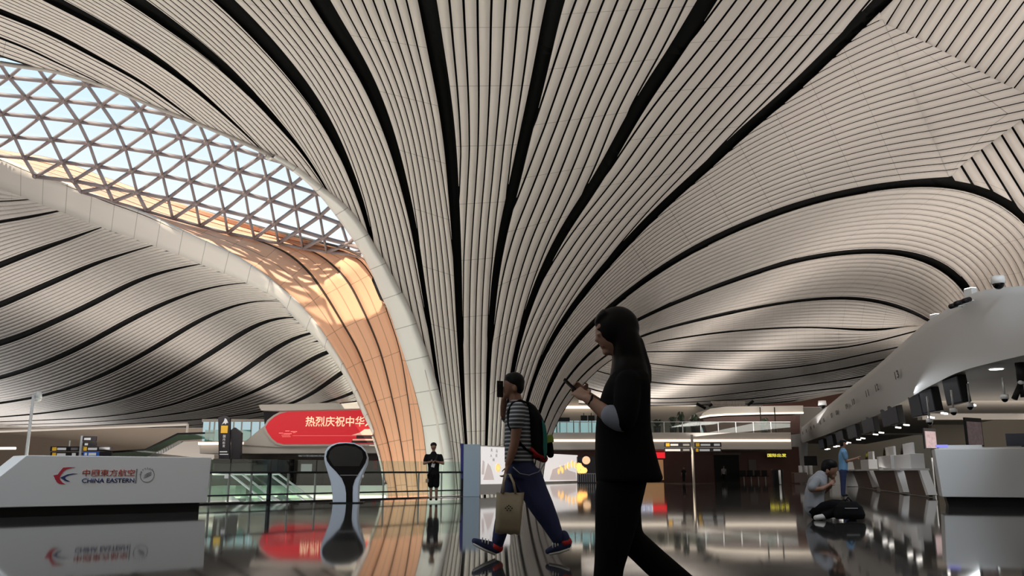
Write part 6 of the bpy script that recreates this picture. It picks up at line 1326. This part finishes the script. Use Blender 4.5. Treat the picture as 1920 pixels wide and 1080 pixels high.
# ---------------------------------------------------------------- man sitting on the floor
SY = on_floor(1560, 974).y; G3 = Fig(SY); k = G3.k
sm = empty_at('person', on_floor(1548, 974), 'person in grey t-shirt sitting on the floor by the check-in row', 'person')
b = Blob(); b.ell(G3(1556, 878), (14 * k, .078, 16 * k), Matrix.Rotation(.4, 3, 'Y')); b.limb([G3(1559, 886), G3(1560, 895)], [(.05, 8 * k), (.035, 6 * k)]); b.ell(G3(1567, 890), (2.5 * k, .014, 3 * k)); b.ell(G3(1551, 884, -.078), (3 * k, .012, 5 * k)); b.limb([G3(1548, 886), G3(1538, 900)], [.055, .06])
b.limb([G3(1534, 902), G3(1528, 925), G3(1527, 955)], [(.16, .10), (.15, .10), (.16, .11)])
b.limb([G3(1531, 901, -.18), G3(1519, 920, -.22), G3(1521, 917, -.22)], [.055, .046, .046]); b.limb([G3(1521, 918, -.22), G3(1540, 917, -.24), G3(1556, 908, -.20)], [.044, .040, .028])
b.limb([G3(1537, 901, .18), G3(1541, 925, .22)], [.05, .045]); b.limb([G3(1541, 925, .22), G3(1556, 912, .1), G3(1563, 899, .02)], [.042, .035, .027])
b.limb([G3(1530, 955, -.1), G3(1572, 950, -.28), G3(1545, 968, -.25)], [.075, .06, .042]); b.limb([G3(1530, 955, .1), G3(1577, 948, .2), G3(1590, 968, -.05)], [.075, .06, .042])
hand(b, G3(1556, 908, -.20), G3(1566, 900, -.12) - G3(1556, 908, -.20), Vector((0, .5, .8)), .085, .7); hand(b, G3(1563, 899, .02), Vector((.1, -.1, .9)), Vector((.2, 1, 0)), .085, .7)
b.build('body', M['skin2'], sm, .011, 4)
h = Blob(); h.ell(G3(1555, 872), (15.5 * k, .088, 12 * k)); h.ell(G3(1550, 877), (11 * k, .085, 12 * k)); h.build('hair', M['hair'], sm, .011, 4)
s_ = Blob(); s_.limb([G3(1539, 894), G3(1533, 905), G3(1527, 925), G3(1526, 952)], [(.13, 12 * k), (.19, 17 * k), (.18, 17 * k), (.19, 18 * k)]); s_.limb([G3(1531, 901, -.17), G3(1522, 914, -.215)], [.075, .07]); s_.limb([G3(1537, 901, .17), G3(1540, 915, .21)], [.075, .07]); s_.build('shirt', M['grey_tee'], sm, .012, 5)
t = Blob(); t.limb([G3(1527, 952), G3(1532, 962)], [(.20, 18 * k), (.20, 14 * k)]); t.limb([G3(1532, 957, -.1), G3(1560, 949, -.24), G3(1574, 951, -.29)], [.11, .095, .085]); t.limb([G3(1574, 951, -.29), G3(1560, 963, -.29), G3(1546, 967, -.26)], [.08, .07, .06]); t.limb([G3(1532, 957, .1), G3(1562, 947, .2), G3(1580, 947, .2)], [.11, .095, .085]); t.limb([G3(1580, 947, .2), G3(1588, 960, .05), G3(1592, 967, -.06)], [.085, .07, .06]); t.build('trousers', M['trouser'], sm, .012, 5)
for (a, q) in ((G3(1546, 968.5, -.26), G3(1530, 971, -.30)), (G3(1592, 968.5, -.06), G3(1603, 971, -.16))):
    s_ = Blob(); s_.limb([a, q], [.05, .042]); s_.build('shoe', M['sole'] if q.x < a.x else M['dark'], sm, .011, 3)
kb_ = G3(1592, 952, -.35); rb = empty_at('rucksack', G3(1594, 972, -.40), 'black rucksack lying on the floor before the seated person', 'bag')
B4 = Blob(); B4.loft([ring(Vector((G3(1590, 950, -.42).x, SY - .45, z)), rx, ry) for z, rx, ry in ((.03, .22, .13), (.10, .24, .16), (.22, .20, .15), (.30, .12, .10))]); B4.build('sack', M['tee_black'], rb, .014, 4)
mm_ = MB(); c_ = G3(1590, 950, -.42); mm_.tube([Vector((c_.x - .06, SY - .45, .29)), Vector((c_.x, SY - .45, .36)), Vector((c_.x + .06, SY - .45, .29))], .012, 8); mm_.build('handle', M['tee_black'], rb, True); mm_ = MB(); mm_.box(Vector((c_.x - .02, SY - .60, .2)), (.2, .012, .012)); mm_.build('zip', M['grey'], rb)
